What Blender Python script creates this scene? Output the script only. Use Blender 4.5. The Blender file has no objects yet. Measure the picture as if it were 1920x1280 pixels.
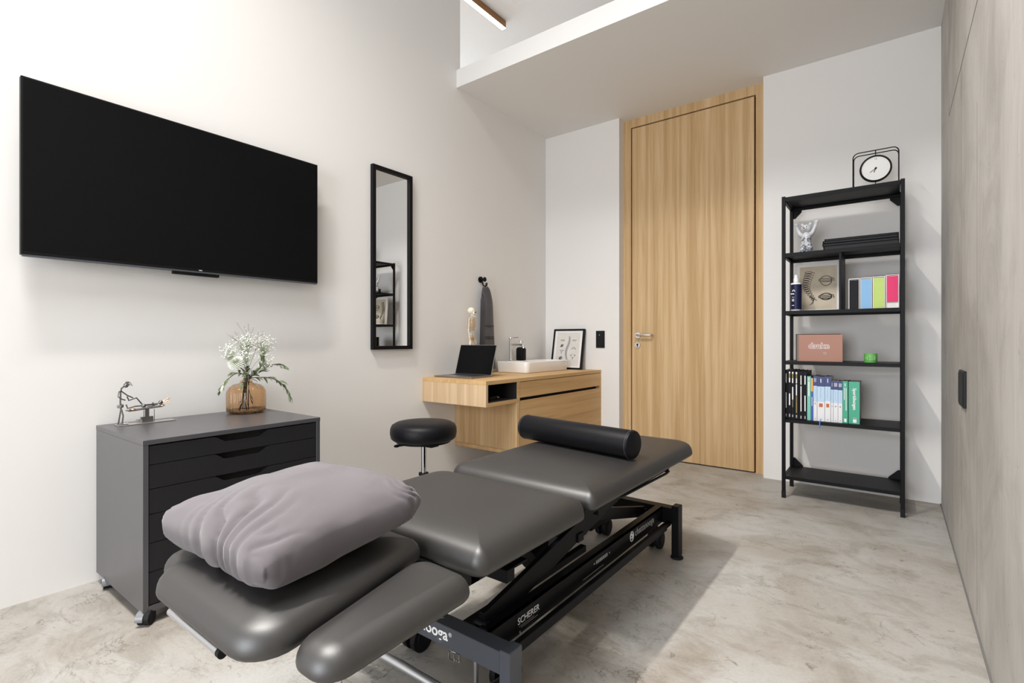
import bpy, bmesh, math, random
from mathutils import Vector, Matrix, noise
random.seed(7)
sc = bpy.context.scene
COL = sc.collection
PI = math.pi
R = math.radians

# ---------------------------------------------------------------- camera, world, exposure
cam_d = bpy.data.cameras.new('camera'); cam = bpy.data.objects.new('camera', cam_d); COL.objects.link(cam)
F_PX = 947.34
cam_d.sensor_width = 36.0; cam_d.lens = 36.0 * F_PX / 1920.0
cam_d.shift_y = (638.26 - 640.0) / 1920.0
cam_d.clip_start = 0.02
cam.location = (0, 0, 1.04); cam.rotation_euler = (R(90), 0, 0.647251)
sc.camera = cam
sc.view_settings.view_transform = 'Standard'; sc.view_settings.look = 'None'
sc.view_settings.gamma = 1; sc.view_settings.use_curve_mapping = False
sc.view_settings.exposure = -0.16
sc.cycles.max_bounces = 10; sc.cycles.diffuse_bounces = 6; sc.cycles.glossy_bounces = 5
sc.cycles.transmission_bounces = 8; sc.cycles.sample_clamp_indirect = 6.0
sc.cycles.caustics_reflective = False; sc.cycles.caustics_refractive = False
sc.cycles.use_denoising = True

world = bpy.data.worlds.new('world'); sc.world = world; world.use_nodes = True
world.node_tree.nodes['Background'].inputs[0].default_value = (0.72, 0.85, 1.0, 1)
world.node_tree.nodes['Background'].inputs[1].default_value = 0.8

XL, XR, YB, HS, HC = -2.76, 0.24, 4.208, 3.04, 5.0   # left wall, concrete wall, back wall, low ceiling, high ceiling
YR = -3.6                                            # wall behind the camera

def area(name, loc, rot, sx, sy, power, color, spread=None):
    d = bpy.data.lights.new(name, 'AREA'); d.shape = 'RECTANGLE'; d.size = sx; d.size_y = sy
    d.energy = power; d.color = color
    if spread: d.spread = spread
    o = bpy.data.objects.new(name, d); o.location = loc; o.rotation_euler = rot; COL.objects.link(o); return o
# daylight through the tall window behind the camera
area('window_daylight', (-0.85, YR + 0.02, 1.45), (R(90), 0, 0), 1.9, 2.4, 195, (0.91, 0.94, 0.99))
# weak fill light added below the high ceiling, which has no skylight
area('ceiling_fill', (-0.85, -0.10, HC - 0.12), (R(20), 0, 0), 1.5, 0.9, 52, (0.95, 0.97, 1.0), R(105))
# line lamp on the high ceiling left of the couch
area('line_lamp_light', (-1.90, 0.12, HC - 0.12), (R(8), R(-17), 0), 0.10, 1.3, 125, (1.0, 0.94, 0.87), R(106))
area('line_lamp_light', (-3.9, 4.15, HC - 0.12), (0, 0, 0), 0.05, 1.6, 20, (1.0, 0.80, 0.62))
# cool fill added in the gallery to whiten its ceiling; no window there
area('gallery_fill', (-6.5, 5.0, 4.1), (0, R(-90), 0), 1.2, 3.0, 52, (0.88, 0.94, 1.0))

# ---------------------------------------------------------------- materials
def lin(c):
    return tuple(((x / 255.0) / 12.92 if x / 255.0 <= 0.04045 else ((x / 255.0 + 0.055) / 1.055) ** 2.4) for x in c) + (1.0,)
MATS = {}
def mat(name, color, rough=0.5, metal=0.0, spec=0.5, bump=0.0, bscale=200.0, sheen=0.0, trans=0.0, var=0.0, vscale=6.0, coat=0.0, ior=None, emit=None, estr=0.0):
    m = bpy.data.materials.new(name); m.use_nodes = True
    nt = m.node_tree; b = nt.nodes['Principled BSDF']
    col = lin(color) if max(color) > 1.0 else tuple(color) + (1.0,)
    b.inputs['Base Color'].default_value = col
    b.inputs['Roughness'].default_value = rough; b.inputs['Metallic'].default_value = metal
    b.inputs['Specular IOR Level'].default_value = spec
    b.inputs['Transmission Weight'].default_value = trans
    b.inputs['Coat Weight'].default_value = coat
    b.inputs['Sheen Weight'].default_value = sheen
    if ior: b.inputs['IOR'].default_value = ior
    if emit: b.inputs['Emission Color'].default_value = tuple(emit) + (1,); b.inputs['Emission Strength'].default_value = estr
    if var or bump:
        tc = nt.nodes.new('ShaderNodeTexCoord')
    if var:
        n = nt.nodes.new('ShaderNodeTexNoise'); n.inputs['Scale'].default_value = vscale; n.inputs['Detail'].default_value = 4
        nt.links.new(tc.outputs['Object'], n.inputs['Vector'])
        r = nt.nodes.new('ShaderNodeValToRGB'); r.color_ramp.elements[0].position = 0.3; r.color_ramp.elements[1].position = 0.7
        r.color_ramp.elements[0].color = tuple(x * (1 - var) for x in col[:3]) + (1,)
        r.color_ramp.elements[1].color = tuple(min(1, x * (1 + var)) for x in col[:3]) + (1,)
        nt.links.new(n.outputs['Fac'], r.inputs[0]); nt.links.new(r.outputs[0], b.inputs['Base Color'])
    if bump:
        n2 = nt.nodes.new('ShaderNodeTexNoise'); n2.inputs['Scale'].default_value = bscale; n2.inputs['Detail'].default_value = 3
        nt.links.new(tc.outputs['Object'], n2.inputs['Vector'])
        bp_ = nt.nodes.new('ShaderNodeBump'); bp_.inputs['Strength'].default_value = bump; bp_.inputs['Distance'].default_value = 0.002
        nt.links.new(n2.outputs['Fac'], bp_.inputs['Height']); nt.links.new(bp_.outputs[0], b.inputs['Normal'])
    return m

def oak(name, axis='z', c1=(0.52, 0.340, 0.165), c2=(0.66, 0.475, 0.27)):
    """oak veneer, grain running along one axis"""
    m = bpy.data.materials.new(name); m.use_nodes = True; nt = m.node_tree; b = nt.nodes['Principled BSDF']
    L = nt.links.new
    tc = nt.nodes.new('ShaderNodeTexCoord'); mp = nt.nodes.new('ShaderNodeMapping')
    s = {'z': (24, 24, 0.5), 'y': (24, 0.5, 24), 'x': (0.5, 24, 24)}[axis]
    mp.inputs['Scale'].default_value = s; L(tc.outputs['Object'], mp.inputs['Vector'])
    n1 = nt.nodes.new('ShaderNodeTexNoise'); n1.inputs['Scale'].default_value = 1.0; n1.inputs['Detail'].default_value = 5; n1.inputs['Distortion'].default_value = 0.6
    L(mp.outputs[0], n1.inputs['Vector'])
    mp2 = nt.nodes.new('ShaderNodeMapping'); mp2.inputs['Scale'].default_value = tuple(v * 14 if v > 1 else v * 7 for v in s); L(tc.outputs['Object'], mp2.inputs['Vector'])
    n2 = nt.nodes.new('ShaderNodeTexNoise'); n2.inputs['Scale'].default_value = 1.0; n2.inputs['Detail'].default_value = 3; L(mp2.outputs[0], n2.inputs['Vector'])
    mx = nt.nodes.new('ShaderNodeMath'); mx.operation = 'MULTIPLY_ADD'; L(n2.outputs['Fac'], mx.inputs[0]); mx.inputs[1].default_value = 0.62
    L(n1.outputs['Fac'], mx.inputs[2])
    r = nt.nodes.new('ShaderNodeValToRGB'); e = r.color_ramp.elements
    e[0].position = 0.52; e[0].color = tuple(x * 0.84 for x in c1) + (1,); e[1].position = 1.0; e[1].color = c2 + (1,)
    mid = e.new(0.72); mid.color = c1 + (1,)
    L(mx.outputs[0], r.inputs[0]); L(r.outputs[0], b.inputs['Base Color'])
    b.inputs['Roughness'].default_value = 0.55; b.inputs['Specular IOR Level'].default_value = 0.3
    bp_ = nt.nodes.new('ShaderNodeBump'); bp_.inputs['Strength'].default_value = 0.12; bp_.inputs['Distance'].default_value = 0.001
    L(n2.outputs['Fac'], bp_.inputs['Height']); L(bp_.outputs[0], b.inputs['Normal'])
    return m

def concrete_floor():
    m = bpy.data.materials.new('polished_screed'); m.use_nodes = True; nt = m.node_tree; b = nt.nodes['Principled BSDF']; L = nt.links.new
    tc = nt.nodes.new('ShaderNodeTexCoord')
    def nz(scale, det, dist=0.0, sc_=(1, 1, 1), rough=0.6):
        mp = nt.nodes.new('ShaderNodeMapping'); mp.inputs['Scale'].default_value = sc_; L(tc.outputs['Object'], mp.inputs['Vector'])
        n = nt.nodes.new('ShaderNodeTexNoise'); n.inputs['Scale'].default_value = scale; n.inputs['Detail'].default_value = det
        n.inputs['Distortion'].default_value = dist; n.inputs['Roughness'].default_value = rough; L(mp.outputs[0], n.inputs['Vector']); return n.outputs['Fac']
    def ramp(src, stops):
        r = nt.nodes.new('ShaderNodeValToRGB'); e = r.color_ramp.elements
        e[0].position, e[0].color = stops[0]; e[1].position, e[1].color = stops[-1]
        for p, c in stops[1:-1]: k = e.new(p); k.color = c
        L(src, r.inputs[0]); return r.outputs[0]
    def mix(kind, fac, a, c):
        x = nt.nodes.new('ShaderNodeMixRGB'); x.blend_type = kind
        if isinstance(fac, float): x.inputs[0].default_value = fac
        else: L(fac, x.inputs[0])
        for i, v in ((1, a), (2, c)):
            if isinstance(v, tuple): x.inputs[i].default_value = v
            else: L(v, x.inputs[i])
        return x.outputs[0]
    base = ramp(nz(1.3, 6, 0.8), [(0.34, (0.315, 0.282, 0.243, 1)), (0.50, (0.385, 0.365, 0.335, 1)), (0.64, (0.43, 0.425, 0.408, 1))])
    cloud = ramp(nz(3.8, 12, 0.7, (1.0, 1.5, 1), 0.72), [(0.40, (0.70, 0.68, 0.64, 1)), (0.52, (1, 1, 1, 1))])
    c = mix('MULTIPLY', 0.62, base, cloud)
    pits = ramp(nz(15, 10, 0.8, (1.0, 1.6, 1), 0.75), [(0.33, (0.40, 0.38, 0.35, 1)), (0.405, (1, 1, 1, 1))])
    c = mix('MULTIPLY', 0.75, c, pits)
    n = nz(2.2, 7, 2.2, (1.0, 1.6, 1), 0.62)
    sub = nt.nodes.new('ShaderNodeMath'); sub.operation = 'SUBTRACT'; L(n, sub.inputs[0]); sub.inputs[1].default_value = 0.5
    ab = nt.nodes.new('ShaderNodeMath'); ab.operation = 'ABSOLUTE'; L(sub.outputs[0], ab.inputs[0])
    vein = ramp(ab.outputs[0], [(0.0, (0.45, 0.42, 0.38, 1)), (0.009, (1, 1, 1, 1))])
    mask = ramp(nz(1.7, 3), [(0.48, (0, 0, 0, 1)), (0.62, (1, 1, 1, 1))])
    c = mix('MULTIPLY', mask, c, vein)
    fine = ramp(nz(90, 2), [(0.3, (0.90, 0.90, 0.90, 1)), (0.7, (1.05, 1.05, 1.05, 1))])
    c = mix('MULTIPLY', 0.6, c, fine)
    L(c, b.inputs['Base Color'])
    rr = ramp(nz(5, 5, 1.0), [(0.3, (0.42, 0.42, 0.42, 1)), (0.7, (0.62, 0.62, 0.62, 1))]); L(rr, b.inputs['Roughness'])
    b.inputs['Specular IOR Level'].default_value = 0.35
    bp_ = nt.nodes.new('ShaderNodeBump'); bp_.inputs['Strength'].default_value = 0.15; bp_.inputs['Distance'].default_value = 0.003
    L(nz(14, 8, 1.0), bp_.inputs['Height']); L(bp_.outputs[0], b.inputs['Normal'])
    return m

def concrete_wall():
    m = bpy.data.materials.new('fair_faced_concrete'); m.use_nodes = True; nt = m.node_tree; b = nt.nodes['Principled BSDF']; L = nt.links.new
    tc = nt.nodes.new('ShaderNodeTexCoord')
    def nz(sc_, det, dist=0.0, rough=0.6):
        mp = nt.nodes.new('ShaderNodeMapping'); mp.inputs['Scale'].default_value = sc_; L(tc.outputs['Object'], mp.inputs['Vector'])
        n = nt.nodes.new('ShaderNodeTexNoise'); n.inputs['Scale'].default_value = 1.0; n.inputs['Detail'].default_value = det
        n.inputs['Distortion'].default_value = dist; n.inputs['Roughness'].default_value = rough; L(mp.outputs[0], n.inputs['Vector']); return n.outputs['Fac']
    def ramp(src, stops):
        r = nt.nodes.new('ShaderNodeValToRGB'); e = r.color_ramp.elements
        e[0].position, e[0].color = stops[0]; e[1].position, e[1].color = stops[-1]
        for p, c in stops[1:-1]: k = e.new(p); k.color = c
        L(src, r.inputs[0]); return r.outputs[0]
    def mul(f, a, c):
        x = nt.nodes.new('ShaderNodeMixRGB'); x.blend_type = 'MULTIPLY'; x.inputs[0].default_value = f; L(a, x.inputs[1]); L(c, x.inputs[2]); return x.outputs[0]
    base = ramp(nz((1, 1.1, 0.8), 6, 0.6), [(0.3, (0.40, 0.385, 0.36, 1)), (0.55, (0.50, 0.485, 0.46, 1)), (0.75, (0.56, 0.55, 0.53, 1))])
    streak = ramp(nz((1, 14, 1.2), 7, 1.2, 0.7), [(0.34, (0.90, 0.895, 0.885, 1)), (0.60, (1, 1, 1, 1))])
    blot = ramp(nz((1, 2.6, 2.0), 10, 0.8, 0.72), [(0.36, (0.74, 0.73, 0.71, 1)), (0.55, (1, 1, 1, 1))])
    fine = ramp(nz((1, 60, 4), 3), [(0.3, (0.93, 0.93, 0.93, 1)), (0.65, (1.03, 1.03, 1.03, 1))])
    pit = ramp(nz((40, 40, 40), 2), [(0.22, (0.45, 0.44, 0.42, 1)), (0.27, (1, 1, 1, 1))])
    c = mul(0.55, base, streak); c = mul(0.75, c, blot); c = mul(0.8, c, fine); c = mul(0.6, c, pit)
    L(c, b.inputs['Base Color']); b.inputs['Roughness'].default_value = 0.75; b.inputs['Specular IOR Level'].default_value = 0.25
    bp_ = nt.nodes.new('ShaderNodeBump'); bp_.inputs['Strength'].default_value = 0.2; bp_.inputs['Distance'].default_value = 0.002
    L(nz((1, 30, 3), 5), bp_.inputs['Height']); L(bp_.outputs[0], b.inputs['Normal'])
    return m

M = dict(
    wall=mat('white_plaster', (0.80, 0.785, 0.765), 0.85, spec=0.2, bump=0.05, bscale=60),
    ceil=mat('acoustic_plaster', (0.74, 0.74, 0.74), 0.9, spec=0.1, bump=1.0, bscale=70, var=0.04, vscale=90),
    floor=concrete_floor(), concrete=concrete_wall(),
    joint=mat('concrete_joint', (0.16, 0.155, 0.15), 0.9),
    oakz=oak('oak_veneer_vertical', 'z'), oaky=oak('oak_veneer_lengthwise', 'y', (0.55, 0.345, 0.155), (0.66, 0.44, 0.22)),
    oakx=oak('oak_veneer_crosswise', 'x'), oakend=oak('oak_end_panel', 'z', (0.55, 0.39, 0.23), (0.68, 0.51, 0.33)),
    gap=mat('shadow_gap_black', (0.012, 0.010, 0.009), 0.9),
    steel=mat('brushed_steel', (0.62, 0.60, 0.57), 0.32, 1.0), chrome=mat('chrome', (0.80, 0.80, 0.82), 0.08, 1.0),
    casterg=mat('grey_castor_plastic', (0.20, 0.205, 0.215), 0.35), alu=mat('satin_aluminium', (0.55, 0.56, 0.58), 0.35, 1.0),
    leather=mat('black_leatherette', (0.011, 0.0095, 0.009), 0.48, ior=1.6, spec=0.85, bump=0.12, bscale=700),
    leather2=mat('black_glossy_leatherette', (0.003, 0.003, 0.0045), 0.46, spec=0.22, bump=0.25, bscale=350),
    frame=mat('black_powder_coat', (0.0035, 0.0035, 0.0045), 0.45, spec=0.16),
    frameg=mat('graphite_with_window_sheen', (0.060, 0.066, 0.080), 0.42, spec=0.4),  # graphite coat, lifted to a blue grey for window light on the front beam
    black=mat('matt_black', (0.003, 0.003, 0.0035), 0.5, spec=0.2), blackm=mat('black_metal', (0.007, 0.007, 0.008), 0.45, spec=0.25),
    rubber=mat('black_rubber', (0.006, 0.006, 0.007), 0.6, spec=0.25), white=mat('white_print', (0.85, 0.85, 0.85), 0.5),
    greyprint=mat('grey_print', (0.40, 0.40, 0.40), 0.5),
    screen=mat('dark_screen_glass', (0.004, 0.004, 0.0045), 0.22, spec=0.12), bezel=mat('black_plastic', (0.004, 0.004, 0.0045), 0.45, spec=0.2),
    dresser=mat('charcoal_board_lit', (0.062, 0.061, 0.068), 0.33, spec=0.85, bump=0.03, bscale=300),  # drawers' charcoal painted paler for the light on side and top
    drawer=mat('charcoal_lacquered_front', (0.015, 0.0145, 0.016), 0.5, spec=0.25),
    pillow=mat('grey_cotton', (0.130, 0.117, 0.126), 0.9, spec=0.1, bump=0.35, bscale=900, sheen=0.3),
    towel=mat('dark_grey_terry', (0.060, 0.056, 0.062), 0.95, spec=0.1, bump=1.0, bscale=350, sheen=0.4),
    ceramic=mat('white_ceramic', (0.86, 0.85, 0.83), 0.12, spec=0.5),
    mirror=mat('mirror_glass', (0.90, 0.91, 0.91), 0.01, 1.0),
    paper=mat('white_paper', (0.80, 0.79, 0.77), 0.7), cream=mat('aged_paper', (0.60, 0.52, 0.40), 0.8, var=0.15, vscale=9),
    print2=mat('pale_print_paper', (0.66, 0.64, 0.60), 0.7, var=0.05, vscale=20), ink=mat('black_ink', (0.03, 0.028, 0.026), 0.7),
    inkg=mat('grey_ink', (0.25, 0.26, 0.28), 0.7), inkm=mat('brown_grey_ink', (0.20, 0.17, 0.14), 0.7),
    bone=mat('ivory_plastic', (0.78, 0.72, 0.60), 0.5), bone2=mat('tan_bone_plastic', (0.62, 0.45, 0.28), 0.5),
    laptop=mat('space_grey_aluminium', (0.30, 0.29, 0.30), 0.35, 0.9), keys=mat('black_keys', (0.02, 0.02, 0.022), 0.5),
    iron=mat('dark_iron', (0.20, 0.20, 0.20), 0.35, 1.0), copper=mat('copper_wire', (0.70, 0.42, 0.26), 0.3, 1.0),
    leaf=mat('olive_leaf', (0.12, 0.16, 0.075), 0.5, var=0.4, vscale=30), leafp=mat('pale_olive_leaf', (0.42, 0.47, 0.34), 0.6),
    stemg=mat('green_stem', (0.12, 0.16, 0.05), 0.6), twig=mat('thin_brown_twig', (0.16, 0.13, 0.09), 0.7),
    petal=mat('white_petal', (0.86, 0.88, 0.80), 0.6), tiny=mat('tiny_white_blossom', (0.88, 0.88, 0.84), 0.6),
    bronze=mat('bronze_profile', (0.36, 0.19, 0.08), 0.4, 0.6),
    lampglow=mat('lamp_diffuser', (1, 1, 1), 0.5, emit=(1.0, 0.93, 0.84), estr=6.0),
    navy=mat('navy_cover', (0.010, 0.022, 0.14), 0.4), sky=mat('light_blue_cover', (0.46, 0.62, 0.80), 0.4),
    bwhite=mat('white_cover', (0.74, 0.74, 0.76), 0.4), mint=mat('mint_cover', (0.16, 0.52, 0.40), 0.4),
    green=mat('green_cover', (0.035, 0.36, 0.22), 0.4), dgreen=mat('dark_green_back_cover', (0.035, 0.05, 0.045), 0.4),
    orange=mat('orange_cover', (0.80, 0.36, 0.03), 0.4), blue=mat('blue_cover', (0.03, 0.10, 0.42), 0.4),
    rust=mat('rust_print', (0.50, 0.13, 0.04), 0.5), gold=mat('gold_print', (0.30, 0.22, 0.06), 0.5), bookblack=mat('black_book_cover', (0.003, 0.003, 0.005), 0.5, spec=0.2),
    pages=mat('book_pages', (0.75, 0.72, 0.66), 0.8), bblue=mat('ribbon_blue', (0.03, 0.22, 0.75), 0.5),
    pinkc=mat('magenta_card', (0.72, 0.012, 0.13), 0.5), skyc=mat('sky_blue_card', (0.22, 0.45, 0.72), 0.5), limec=mat('lime_card', (0.48, 0.63, 0.16), 0.5),
    danke=mat('dusty_terracotta_card', (0.42, 0.215, 0.16), 0.6), tape=mat('green_tape', (0.12, 0.42, 0.09), 0.45), tapel=mat('pale_green_print', (0.55, 0.78, 0.45), 0.5),
    navybottle=mat('navy_label', (0.008, 0.011, 0.05), 0.4, spec=0.3), plastic=mat('white_plastic', (0.82, 0.82, 0.82), 0.35),
    bear=mat('painted_porcelain', (0.62, 0.63, 0.65), 0.25, var=0.0), switch=mat('anthracite_switch', (0.006, 0.006, 0.007), 0.4, spec=0.25),
    clockface=mat('white_clock_face', (0.80, 0.80, 0.78), 0.15),
)
# amber glass and window glass
mg = mat('amber_glass', (0.93, 0.73, 0.53), 0.03, trans=1.0, ior=1.35); M['amber'] = mg
M['glass'] = mat('clear_glass', (0.95, 0.97, 0.97), 0.0, trans=1.0, ior=1.05)
# painted belly of the bear: irregular blue grey daubs
def bear_paint():
    m = bpy.data.materials.new('marbled_paint'); m.use_nodes = True; nt = m.node_tree; b = nt.nodes['Principled BSDF']; L = nt.links.new
    tc = nt.nodes.new('ShaderNodeTexCoord'); n = nt.nodes.new('ShaderNodeTexNoise'); n.inputs['Scale'].default_value = 45; n.inputs['Detail'].default_value = 5; n.inputs['Distortion'].default_value = 1.5
    L(tc.outputs['Object'], n.inputs['Vector']); r = nt.nodes.new('ShaderNodeValToRGB'); e = r.color_ramp.elements
    e[0].position = 0.42; e[0].color = (0.10, 0.12, 0.16, 1); e[1].position = 0.58; e[1].color = (0.70, 0.71, 0.72, 1); L(n.outputs['Fac'], r.inputs[0]); L(r.outputs[0], b.inputs['Base Color'])
    b.inputs['Roughness'].default_value = 0.2; return m
M['bearpaint'] = bear_paint()

# ---------------------------------------------------------------- building helpers
W = {}     # world matrix of every object made here
def thing(name, label, cat, loc=(0, 0, 0), rot=(0, 0, 0), group=None):
    o = bpy.data.objects.new(name, None); o.empty_display_size = 0.05; COL.objects.link(o)
    o.location = loc; o.rotation_euler = rot
    o['label'] = label; o['category'] = cat
    if group: o['group'] = group
    from mathutils import Euler
    W[o.name] = Matrix.Translation(loc) @ Euler(rot).to_matrix().to_4x4()
    return o
def tag(o, label, cat, group=None):
    o['label'] = label; o['category'] = cat
    if group: o['group'] = group
    return o

class MB:
    def __init__(s): s.bm = bmesh.new()
    def box(s, x0, x1, y0, y1, z0, z1, bev=0.0, seg=2, mx=None):
        t = bmesh.new(); bmesh.ops.create_cube(t, size=1.0)
        for v in t.verts: v.co = Vector(((x0 + x1) / 2 + v.co.x * (x1 - x0), (y0 + y1) / 2 + v.co.y * (y1 - y0), (z0 + z1) / 2 + v.co.z * (z1 - z0)))
        if bev > 0: bmesh.ops.bevel(t, geom=t.edges[:], offset=bev, segments=seg, profile=0.5, affect='EDGES')
        return s.merge(t, mx)
    def merge(s, t, mx=None):
        if mx is not None: bmesh.ops.transform(t, matrix=mx, verts=t.verts[:])
        me = bpy.data.meshes.new('tmp'); t.to_mesh(me); t.free(); s.bm.from_mesh(me); bpy.data.meshes.remove(me); return s
    def bar(s, p, q, w, h, bev=0.0, up=(0, 0, 1)):
        """box bar from p to q, w across, h along up"""
        p, q = Vector(p), Vector(q); d = q - p; L_ = d.length; d.normalize(); u = Vector(up); sd = d.cross(u).normalized(); u = sd.cross(d).normalized()
        mx = Matrix((sd, d, u)).transposed().to_4x4(); mx.translation = (p + q) / 2
        return s.box(-w / 2, w / 2, -L_ / 2, L_ / 2, -h / 2, h / 2, bev, 2, mx)
    def cyl(s, p, q, r, r2=None, n=24, cap=True):
        p, q = Vector(p), Vector(q); r2 = r if r2 is None else r2
        return s.tube([p, q], [r, r2], n, cap)
    def tube(s, pts, r, n=10, cap=True, closed=False):
        pts = [Vector(p) for p in pts]; k = len(pts)
        rs = r if isinstance(r, (list, tuple)) else [r] * k
        rings = []; prev = None
        for i, p in enumerate(pts):
            if closed: t = pts[(i + 1) % k] - pts[i - 1]
            elif i == 0: t = pts[1] - pts[0]
            elif i == k - 1: t = pts[-1] - pts[-2]
            else: t = (pts[i + 1] - p).normalized() + (p - pts[i - 1]).normalized()
            if t.length < 1e-9: t = Vector((0, 0, 1))
            t.normalize()
            if prev is None:
                a = Vector((0, 0, 1)) if abs(t.z) < 0.9 else Vector((1, 0, 0)); u = t.cross(a).normalized()
            else: u = (prev - t * prev.dot(t)); u = u.normalized() if u.length > 1e-6 else t.orthogonal().normalized()
            prev = u; v = t.cross(u)
            rings.append([s.bm.verts.new(p + (u * math.cos(2 * PI * j / n) + v * math.sin(2 * PI * j / n)) * rs[i]) for j in range(n)])
        rng = range(k) if closed else range(k - 1)
        for i in rng:
            a, b = rings[i], rings[(i + 1) % k]
            for j in range(n):
                try: s.bm.faces.new((a[j], a[(j + 1) % n], b[(j + 1) % n], b[j]))
                except ValueError: pass
        if cap and not closed:
            s.bm.faces.new(rings[0][::-1]); s.bm.faces.new(rings[-1])
        return s
    def lathe(s, prof, c=(0, 0, 0), n=32, rib=None):
        """profile [(r, z)] turned about the vertical through c"""
        c = Vector(c); rings = []
        for r, z in prof:
            ring = []
            for j in range(n):
                a = 2 * PI * j / n; rr = r * (rib(a, z) if rib else 1)
                ring.append(s.bm.verts.new(c + Vector((rr * math.cos(a), rr * math.sin(a), z))))
            rings.append(ring)
        for a, b in zip(rings, rings[1:]):
            for j in range(n): s.bm.faces.new((a[j], a[(j + 1) % n], b[(j + 1) % n], b[j]))
        if prof[0][0] > 1e-6: s.bm.faces.new(rings[0][::-1])
        if prof[-1][0] > 1e-6: s.bm.faces.new(rings[-1])
        bmesh.ops.remove_doubles(s.bm, verts=s.bm.verts[:], dist=1e-6)
        return s
    def ell(s, c, r, n=16, mx=None):
        t = bmesh.new(); bmesh.ops.create_uvsphere(t, u_segments=n, v_segments=max(6, n // 2), radius=1.0)
        r = r if isinstance(r, (tuple, list)) else (r, r, r)
        m_ = Matrix.Translation(c) @ (mx if mx is not None else Matrix()) @ Matrix.Diagonal((r[0], r[1], r[2], 1))
        return s.merge(t, m_)
    def prism(s, pts, d):
        """flat polygon pts (3d) thickened by vector d"""
        d = Vector(d); a = [s.bm.verts.new(Vector(p)) for p in pts]; b = [s.bm.verts.new(Vector(p) + d) for p in pts]; n = len(pts)
        s.bm.faces.new(a[::-1]); s.bm.faces.new(b)
        for i in range(n): s.bm.faces.new((a[i], a[(i + 1) % n], b[(i + 1) % n], b[i]))
        return s
    def build(s, name, m, parent=None, smooth=False, loc=None, local=False, sharp=40):
        bmesh.ops.recalc_face_normals(s.bm, faces=s.bm.faces[:])
        me = bpy.data.meshes.new(name); s.bm.to_mesh(me); s.bm.free()
        return place(name, me, m, parent, smooth, loc, local, sharp)

def place(name, me, m, parent=None, smooth=False, loc=None, local=False, sharp=40):
    o = bpy.data.objects.new(name, me); COL.objects.link(o)
    if m is not None and len(me.materials) == 0: me.materials.append(m)
    if parent is not None:
        o.parent = parent; W[o.name] = W[parent.name].copy()
        if not local: me.transform(W[parent.name].inverted())
    elif loc is not None:
        me.transform(Matrix.Translation(-Vector(loc))); o.location = loc; W[o.name] = Matrix.Translation(loc)
    else: W[o.name] = Matrix()
    if smooth:
        me.polygons.foreach_set('use_smooth', [True] * len(me.polygons))
        me.set_sharp_from_angle(angle=R(sharp))
    return o

def struct(name, mb, m, smooth=False):
    o = mb.build(name, m, smooth=smooth); o['kind'] = 'structure'; return o

def text(name, body, size, m, parent, origin, xdir, updir, extr=0.0006, align='LEFT', bold=0.0, spacing=1.0, outline=False, name2=None):
    c = bpy.data.curves.new('t', 'FONT'); c.body = body; c.size = size; c.extrude = extr; c.align_x = align; c.space_character = spacing; c.resolution_u = 3
    c.offset = bold
    if outline: c.fill_mode = 'NONE'; c.extrude = 0; c.bevel_depth = outline; c.bevel_resolution = 0
    o = bpy.data.objects.new('t', c); COL.objects.link(o)
    bpy.context.view_layer.update(); dg = bpy.context.evaluated_depsgraph_get()
    me = bpy.data.meshes.new_from_object(o.evaluated_get(dg)); bpy.data.objects.remove(o); bpy.data.curves.remove(c)
    x = Vector(xdir).normalized(); u = Vector(updir).normalized(); n = x.cross(u)
    mx = Matrix((x, u, n)).transposed().to_4x4(); mx.translation = Vector(origin); me.transform(mx)
    me.name = name; me.materials.clear(); return place(name, me, m, parent)

def round_poly(pts, rad, inset=0.0, n=6):
    """convex polygon (ccw, 2d) with its corners rounded, moved inwards by inset"""
    k = len(pts); rad = rad if isinstance(rad, (list, tuple)) else [rad] * k; P = [Vector(p) for p in pts]; off = []
    for i in range(k):
        a, b, c = P[i - 1], P[i], P[(i + 1) % k]; d1 = (b - a).normalized(); d2 = (c - b).normalized()
        n1 = Vector((-d1.y, d1.x)); n2 = Vector((-d2.y, d2.x)); bis = (n1 + n2); bis = bis / bis.dot(n1) if bis.dot(n1) else n1
        off.append(b + bis * inset)
    out = []
    for i in range(k):
        a, b, c = off[i - 1], off[i], off[(i + 1) % k]; r = max(rad[i] - inset, 0.003); d1 = (a - b).normalized(); d2 = (c - b).normalized()
        ang = d1.angle(d2); t = r / math.tan(ang / 2); cen = b + (d1 + d2).normalized() * (r / math.sin(ang / 2))
        s0 = b + d1 * t - cen; s1 = b + d2 * t - cen; a0 = math.atan2(s0.y, s0.x); a1 = math.atan2(s1.y, s1.x); da = a1 - a0
        while da < 0: da += 2 * PI
        for j in range(n + 1): out.append(cen + r * Vector((math.cos(a0 + da * j / n), math.sin(a0 + da * j / n))))
    return out

def cushion(pts, rad, zt, th, dome=0.006, n=7, lim=0.2):
    """upholstered pad with a soft domed top, rounded sides and flat underside; z of top, thickness"""
    mb = MB(); prof = [(0.016, zt - th), (0.006, zt - th + 0.002), (0.001, zt - th + 0.008), (0.0, zt - th * 0.74), (0.0015, zt - th * 0.56), (0.006, zt - th * 0.37),
                       (0.014, zt - th * 0.20), (0.024, zt - th * 0.09), (0.038, zt - th * 0.01), (0.058, zt + dome * 0.6), (0.085, zt + dome), (0.12, zt + dome * 1.2)]
    prof = [q for q in prof if q[0] <= lim]
    rings = [[mb.bm.verts.new((p.x, p.y, z)) for p in round_poly(pts, rad, ins, n)] for ins, z in prof]
    for a, b in zip(rings, rings[1:]):
        k = len(a)
        for j in range(k): mb.bm.faces.new((a[j], a[(j + 1) % k], b[(j + 1) % k], b[j]))
    mb.bm.faces.new(rings[0][::-1]); mb.bm.faces.new(rings[-1]); return mb

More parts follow.
